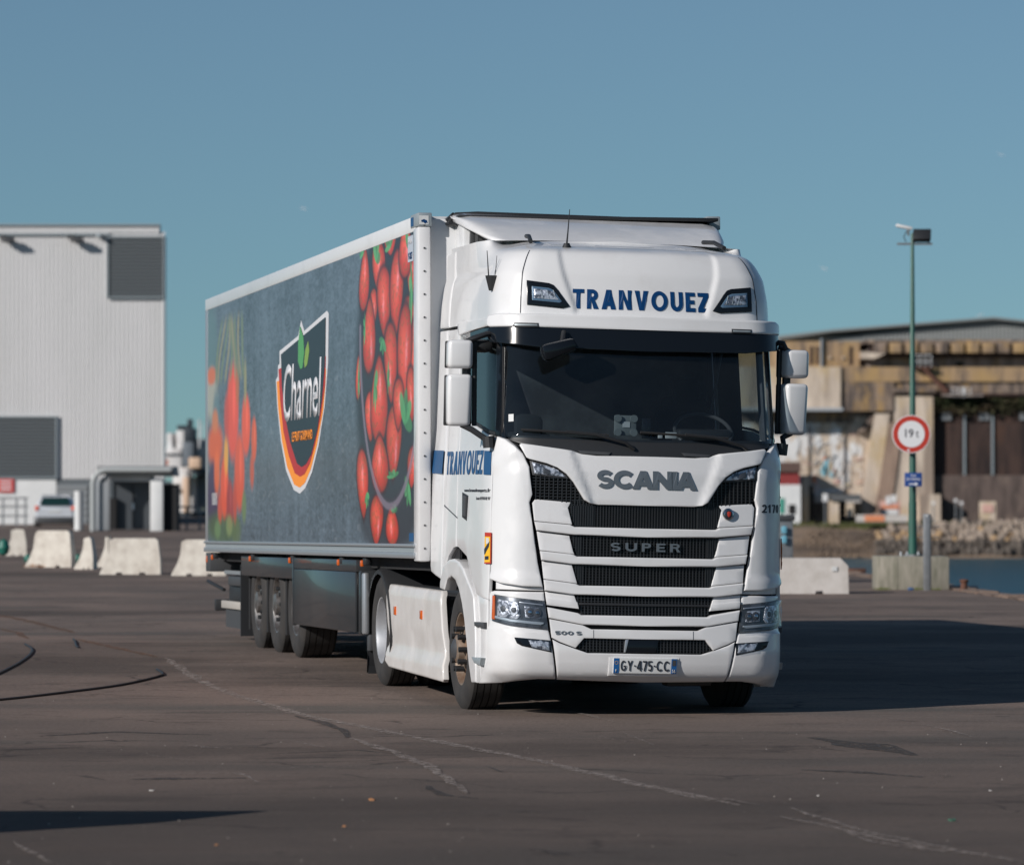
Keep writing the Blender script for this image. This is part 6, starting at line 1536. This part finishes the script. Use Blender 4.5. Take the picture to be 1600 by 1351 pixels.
bk('strut_wall', 1338, 1400, 650, GB, 1.95, 50, BE); bk('graffiti_wall', 1150, 1350, 660, 775, 1.9, 50, GRAF); bk('lower_wall', 1150, 1400, 765, GB, 2.5, 50, BG)
for px in (1265, 1321): bk('wall_joint', px, px + 1.5, 662, 772, 1.7, 2.0, BD)
GC = [mat('paint_blue', (.20, .42, .50), .7), mat('paint_white', (.62, .62, .62), .7), mat('paint_orange', (.62, .22, .10), .7), mat('paint_pink', (.55, .33, .28), .7), mat('paint_grey', (.16, .17, .19), .7)]
r = random.Random(21)
def blobpoly(cx, cy, rx, ry, n=9): return [(cx + rx * math.cos(2 * math.pi * k / n) * r.uniform(.6, 1.2), cy + ry * math.sin(2 * math.pi * k / n) * r.uniform(.6, 1.2)) for k in range(n)]
for cx, cy, rx, ry, ci in ((1289, 733, 6, 11, 0), (1301, 741, 4, 6, 0), (1293, 727, 4, 14, 0), (1280, 690, 7, 12, 1), (1310, 676, 9, 8, 1), (1335, 700, 6, 14, 1), (1275, 748, 4, 7, 2), (1310, 752, 6, 4, 3), (1245, 695, 9, 14, 1), (1300, 766, 18, 4, 1), (1291, 716, 3, 3, 2)):
    bpoly('wall_painting', blobpoly(cx, cy, rx, ry), 1.8, 1.88 - .01 * ci, GC[ci])
GC.append(mat('paint_pale_blue', (.36, .42, .47), .7)); GC.append(mat('paint_yellow', (.50, .38, .18), .7))
# strokes
for k in range(46):
    x = r.uniform(1262, 1345); y = r.uniform(672, 760); a = r.uniform(0, 3); L_ = r.uniform(5, 17); dx, dy = math.cos(a) * L_ / 2, math.sin(a) * L_ / 2
    bpoly('wall_painting', [(x - dx, y - dy), (x + dx, y + dy), (x + dx + 1.2, y + dy + 1.2), (x - dx + 1.2, y - dy + 1.2)], 1.74 - .003 * k, 1.79 - .003 * k, GC[r.choice([1, 4, 5, 5, 6, 3, 1])])
bpoly('buttress', [(1368, 646), (1392, 646), (1366, 812), (1344, 800)], .6, 3, BE); bpoly('buttress', [(1392, 660), (1412, 660), (1388, GB), (1362, GB)], .3, 2.5, stain('buttress_brown', (.30, .215, .165), (.18, .125, .10), (.36, .27, .21), .8))
bpoly('buttress', [(1366, 645), (1378, 645), (1350, 676), (1340, 676)], 1, 3.4, BD)
bpoly('pier', [(1398, 609), (1459, 612), (1459, GB), (1378, GB), (1384, 760), (1397, 700)], .5, 40, BE)
bk('pier_foot', 1436, 1468, 772, GB, -1.0, 3, BE); bk('pier_cap', 1394, 1462, 606, 613, 0, 4, BD)
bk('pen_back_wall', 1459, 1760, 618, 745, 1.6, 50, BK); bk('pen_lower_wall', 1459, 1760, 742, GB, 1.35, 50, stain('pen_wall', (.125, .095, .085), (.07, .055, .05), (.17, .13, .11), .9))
for px in (1508, 1552, 1640): bk('pen_post', px, px + 3, 648, 742, 1.35, 1.5, ALUD)
for px in (1472, 1532, 1596): bk('pen_lamp', px, px + 17, 644, 656, 1.3, 1.5, mat('lamp_grey', (.16, .17, .18), .5))
# ivy under the edge
bm = bmesh.new(); r = random.Random(2)
for k in range(2600):
    x = PX(r.uniform(1461, 1640), DB) - bunker.location.x; t = r.random() ** 1.7; z = PZ(622 + 24 * t * r.uniform(.5, 1.2), DB) - bunker.location.z; y = r.uniform(.5, 1.5); s = .22
    bm.faces.new([bm.verts.new((x + r.uniform(-s, s), y + r.uniform(-s, s), z + r.uniform(-s, s))) for _ in range(3)])
o = finish('ivy', bm, mat('ivy_green', (.025, .042, .012), .9, noise=.5, col2=(.06, .04, .02))); o.location = bunker.location; tag(o, 'dark ivy hanging over the large bunker opening', 'ivy', kind='stuff')
# rusty stairs and railings
bpoly('stair_flight', [(1440, 577), (1447, 577), (1484, 612), (1475, 614)], -.6, .2, RUST); bpoly('stair_flight', [(1450, 575), (1462, 575), (1492, 606), (1486, 612)], .8, 1.6, RUST)
for k in range(8): bpoly('stair_tread', [(1443 + 4.6 * k, 579 + 4.4 * k), (1452 + 4.6 * k, 579 + 4.4 * k), (1452 + 4.6 * k, 580.2 + 4.4 * k), (1443 + 4.6 * k, 580.2 + 4.4 * k)], .2, .8, RUST)
RAILW = mat('railing_white', (.5, .5, .5), .5)
for (a0, a1, b0, b1) in ((1428, 1454, 554, 574), (1486, 1516, 606, 620)):
    for px in np.linspace(a0, a1, 4): bk('railing_post', px, px + 1.0, b0, b1, -.4, -.2, RAILW)
    for py in (b0, (b0 + b1) / 2, b1 - 1): bk('railing_bar', a0, a1 + 1, py, py + 1.2, -.45, -.35, RAILW)
bk('stair_landing', 1426, 1456, 573, 576, -.6, 2.5, RUST); bk('stair_landing', 1472, 1535, 616, 619, -.6, 2.5, BG); bk('white_panel', 1503, 1508, 605, 620, -.6, -.45, RAILW)
# gabled shed roof on top
RD = 432.0
rf = empty('roof_shed', (PX(1400, RD), RD, FZ)); tag(rf, 'long grey gabled metal shed standing on top of the bunker', 'building')
def rpoly(name, pts, y0, y1, m, parent=None):
    bm = bmesh.new(); P = [(PX(a, RD) - rf.location.x, PZ(b, RD) - rf.location.z) for a, b in pts]
    A = [bm.verts.new((x, y0, z)) for x, z in P]; B = [bm.verts.new((x, y1, z)) for x, z in P]
    bm.faces.new(A); bm.faces.new(B[::-1])
    for k in range(len(P)): bm.faces.new((A[k], B[k], B[(k + 1) % len(P)], A[(k + 1) % len(P)]))
    return finish(name, bm, m, parent or rf, smooth=False)
rpoly('gable_wall', [(1290, 535), (1345, 522), (1551, 499), (1757, 520), (1812, 535)], 0, 5, ROOFG)
rpoly('roof', [(1150, 533), (1300, 515), (1551, 495.5), (1551, 499), (1300, 519), (1150, 540)], -1, 60, ROOFG); rpoly('roof', [(1551, 495.5), (1810, 523), (1810, 527), (1551, 499)], -1, 60, ROOFG)
rpoly('side_wall', [(1150, 530), (1345, 522), (1345, 545), (1150, 545)], .6, 5, ROOFG)
for k in range(46):
    px = 1352 + 6.2 * k; top = 499 + abs(px - 1551) * .103 + 2
    rpoly('wall_rib', [(px, top), (px + 1.6, top), (px + 1.6, 533), (px, 533)], -.12, 0, ROOFW)
# small things along the far quay
def far_thing(name, label, cat, px, d, parts, py0=None):
    e = empty(name, (PX(px, d), d, FZ)); tag(e, label, cat)
    for nm, a0, a1, b0, b1, y0, y1, m in parts:
        box(nm, PX(a0, d) - e.location.x, PX(a1, d) - e.location.x, y0, y1, PZ(b1, d) - FZ, PZ(b0, d) - FZ, m, e)
    return e
far_thing('harbour_hut', 'white hut with dark red upper band and green door across the water', 'hut', 1225, 396, [('wall', 1180, 1251, 757, 822, 0, 4, WALLW), ('upper_wall', 1180, 1249, 735, 757, .1, 4, mat('hut_red', (.22, .03, .03), .8)), ('roof', 1178, 1251, 722, 737, -.2, 4.2, mat('hut_roof', (.10, .06, .05), .8)), ('door', 1217, 1226, 778, 802, -.05, 0, mat('hut_green', (.05, .26, .20), .6)), ('window', 1232, 1243, 788, 803, -.05, 0, BLACKM)])
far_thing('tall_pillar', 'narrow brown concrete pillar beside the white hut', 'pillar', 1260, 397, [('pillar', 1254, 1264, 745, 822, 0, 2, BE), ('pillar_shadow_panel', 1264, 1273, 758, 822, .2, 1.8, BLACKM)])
far_thing('concrete_shelter', 'low angular concrete shelter with dark opening across the water', 'shelter', 1320, 394, [('left_wall', 1298, 1311, 776, 822, 0, 3, BE), ('roof', 1298, 1345, 772, 782, -.3, 3, mat('shelter_roof', (.09, .095, .10), .8)), ('opening', 1311, 1322, 782, 820, .6, 2.5, BLACKM), ('right_wall', 1322, 1334, 786, 806, 0, 3, BE)])
e = far_thing('low_wall', 'low pale wall with orange graffiti along the far grass', 'wall', 1380, 391, [('wall', 1338, 1418, 804, 815, 0, .5, CONCW), ('graffiti', 1351, 1382, 805, 814, -.05, -.005, GC[2])])
e = far_thing('painted_slab', 'upright slab with white and red graffiti against the bunker pier', 'slab', 1392, 396, [('slab', 1375, 1407, 782, 804, 0, .5, GC[3]), ('letter_block', 1384, 1391, 775, 788, -.1, 0, GC[1]), ('letter_block', 1392, 1400, 773, 785, -.1, 0, GC[1]), ('letter_row', 1378, 1404, 790, 794, -.1, 0, GC[2]), ('letter_row', 1380, 1403, 796, 803, -.1, 0, GC[1])])
e = far_thing('painted_slab', 'pale block with faint green and red paint, right of the pier', 'slab', 1545, 396, [('slab', 1531, 1556, 783, 812, 0, .6, BE), ('letter_row', 1535, 1552, 788, 800, -.1, 0, GC[3])])
for px, top, lb in ((1289, 771, 'small white sign on a post beside the concrete shelter'), (1493, 779, 'white-capped post across the water, left of a pair'), (1502, 783, 'white-capped post across the water, right of a pair'), (1458, 783, 'short pale post in front of the bunker pier foot')):
    e = far_thing('sign_post', lb, 'post', px, 392, [('post', px - 1, px + 1, top + 4, 818, 0, .1, STEEL), ('sign_panel', px - (4 if px < 1300 else 2.4), px + (4 if px < 1300 else 2.4), top, top + (12 if px < 1300 else 5), -.05, 0, GC[1])])
far_thing('far_sill', 'long pale ledge at the foot of the graffiti wall', 'ledge', 1330, 399, [('ledge', 1254, 1345, 775, 785, 0, 2, CONCW)])
# rocks of the bank
ROCK = mat('bank_rock', (.36, .295, .24), .95, noise=.8, col2=(.22, .175, .14), bump=(3, .4, .1)); ROCKD = mat('bank_rock_wet', (.085, .07, .058), .8); ROCKO = mat('bank_rock_ochre', (.40, .265, .14), .95, noise=.8, col2=(.26, .18, .11))
rm = []
r = random.Random(15)
for m_ in (ROCK, ROCK, ROCKO, ROCKD, ROCKD):
    bm = bmesh.new(); bmesh.ops.create_icosphere(bm, subdivisions=2, radius=1)
    for v in bm.verts: v.co *= r.uniform(.72, 1.12)
    o = finish('tmp', bm, m_, smooth=False); rm.append(o.data); bpy.data.objects.remove(o)
n_r = 0
for row, (py, m0) in enumerate(((866, 3), (860, 3), (853, 4), (846, 0), (839, 0), (832, 1), (826, 1), (820, 0))):
    px = 1372 + (row % 2) * 4 + (20 if row > 4 else 0) + (110 if row == 7 else 0)
    while px < 1612:
        d = float(np.interp(py, [818, 826, 839, 853, 866], [394, 391.5, 389, 386.6, 384.2])); s = r.uniform(.30, .50) * (1 if row < 7 else .9)
        k = m0 if r.random() < .8 else r.choice([0, 1, 2]) if row > 2 else m0
        if row in (3, 4) and r.random() < .25: k = 2
        o = bpy.data.objects.new('rock', rm[k]); link(o); o.location = (PX(px, d), d + r.uniform(-.3, .3), PZ(py - 3 + r.uniform(-3, 2), d)); o.scale = (s * 1.1, s, s * r.uniform(.7, 1)); o.rotation_euler = (r.uniform(0, 6), r.uniform(0, 6), r.uniform(0, 6))
        tag(o, '%s boulder %s of the rock bank across the water' % (('grey-brown', 'pale brown', 'ochre', 'wet dark', 'black-brown')[k], ('at the waterline', 'just above the waterline', 'low on the slope', 'in the middle', 'in the middle', 'high on the slope', 'near the top', 'on the very top')[row]), 'rock', 'boulders of the far bank'); n_r += 1
        px += r.uniform(8, 11.5)
# small filling stones on the left part of the bank
bm = bmesh.new()
for k in range(1400):
    px = r.uniform(1190, 1390); t = r.random(); d = 383.6 + 8 * t; z = np.interp(d, [383.3, 386, 390, 394], [WZ, -3.9, -2.5, FZ + .1]); s = r.uniform(.08, .22); x = PX(px, d)
    bmesh.ops.create_cube(bm, size=s, matrix=Matrix.Translation((x, d, z + s * .2)) @ Matrix.Rotation(r.uniform(0, 3), 4, 'Z') @ Matrix.Rotation(r.uniform(0, 1), 4, 'X'))
for k in range(500):
    px = r.uniform(1372, 1612); t = r.random(); d = 385.2 + 9 * t; z = PZ(869 - 44 * t, d); s = r.uniform(.15, .35); x = PX(px, d)
    bmesh.ops.create_cube(bm, size=s, matrix=Matrix.Translation((x, d + .3, z)) @ Matrix.Rotation(r.uniform(0, 3), 4, 'Z') @ Matrix.Rotation(r.uniform(0, 1), 4, 'X'))
tag(finish('bank_rubble', bm, EARTH, smooth=False), 'brown rubble of the sloping bank at the waterline', 'rubble', kind='stuff')
# grass tufts along the far bank
bm = bmesh.new()
for k in range(3000):
    px = r.choice([r.uniform(1300, 1450), r.uniform(1480, 1620), r.uniform(1230, 1620)]); d = r.uniform(392.5, 397); x = PX(px, d); z = np.interp(d, [383.3, 386, 390, 394], [WZ, -3.9, -2.5, FZ + .05]); h = r.uniform(.15, .55)
    bm.faces.new([bm.verts.new((x - .10, d, z)), bm.verts.new((x + .10, d, z)), bm.verts.new((x + r.uniform(-.2, .2), d + r.uniform(-.2, .2), z + h))])
tag(finish('bank_grass', bm, mat('bank_grass_green', (.055, .075, .022), .95, noise=1, col2=(.11, .10, .04))), 'rough green grass along the top of the far bank', 'grass', kind='stuff')

# ------------------------------------------------------------------ gulls
GUL = mat('gull_white', (.75, .75, .75), .6)
def gull(x, y, z, sc, label, flying=True):
    bm = bmesh.new(); bm_tube(bm, [(-.22, 0, 0), (-.12, 0, .02), (0, 0, .02), (.12, 0, .04), (.2, 0, .06)], .02, 8, r2=.03)
    for v in bm.verts: v.co.z = v.co.z; v.co.y *= 1.6
    e = empty('seagull', (x, y, z)); tag(e, label, 'seagull'); finish('body', bm, GUL, e)
    for sg in (-1, 1):
        bm = bmesh.new(); bm.faces.new([bm.verts.new(p) for p in ((-.06, 0, .03), (.08, 0, .03), (.04, sg * .28, .12), (-.1, sg * .55, .05), (-.10, sg * .3, .08))] if flying else [bm.verts.new(p) for p in ((-.2, sg * .04, 0), (.08, sg * .05, .04), (.06, sg * .05, .0), (-.1, sg * .05, -.03))])
        o = finish('wing', bm, GUL, e); md = o.modifiers.new('thickness', 'SOLIDIFY'); md.thickness = .015
    e.rotation_euler = (R(20), R(-10), R(60)); e.scale = (sc,) * 3
gull(PX(474, 300), 300, PZ(326, 300), .55, 'tiny gull flying high above the trailer')
gull(PX(1288, 300), 300, PZ(420, 300), .6, 'small gull flying between the truck and the lamp pole')
gull(PX(1565, 300), 300, PZ(242, 300), .5, 'tiny gull flying highest, near the right edge')
gull(PX(1543, 425), 433, PZ(493, 433), 1.3, 'left gull of the pair perched on the ridge of the shed roof', False)
gull(PX(1548, 425), 433, PZ(492.6, 433) + .02, 1.3, 'right gull of the pair perched on the ridge of the shed roof', False)

# ------------------------------------------------------------------ unseen screen added outside the frame at the left to throw a shadow in
hd = empty('shadow_screen', (-4.72, 21.0, 0)); tag(hd, 'unseen timber screen added left of the view to cast the long shadow', 'shadow screen')
for k in range(5): box('screen_panel', -k * 1.2 - 1.19, -k * 1.2, 0, .04, .02, 2.0, mat('ply', (.35, .25, .15), .8) if k == 0 else MATS['ply'], hd)
pn = box('screen_panel', 0, 1.0, -.04, 0, .02, 2.0, MATS['ply'], hd); pn.rotation_euler = (0, 0, math.atan2(-.75, -.5)); pn.location = (.0, -.002, 0)
for k in range(6): box('screen_post', -k * 1.2 - .05, -k * 1.2 + .03, .045, .13, 0, 1.95, MATS['ply'], hd)
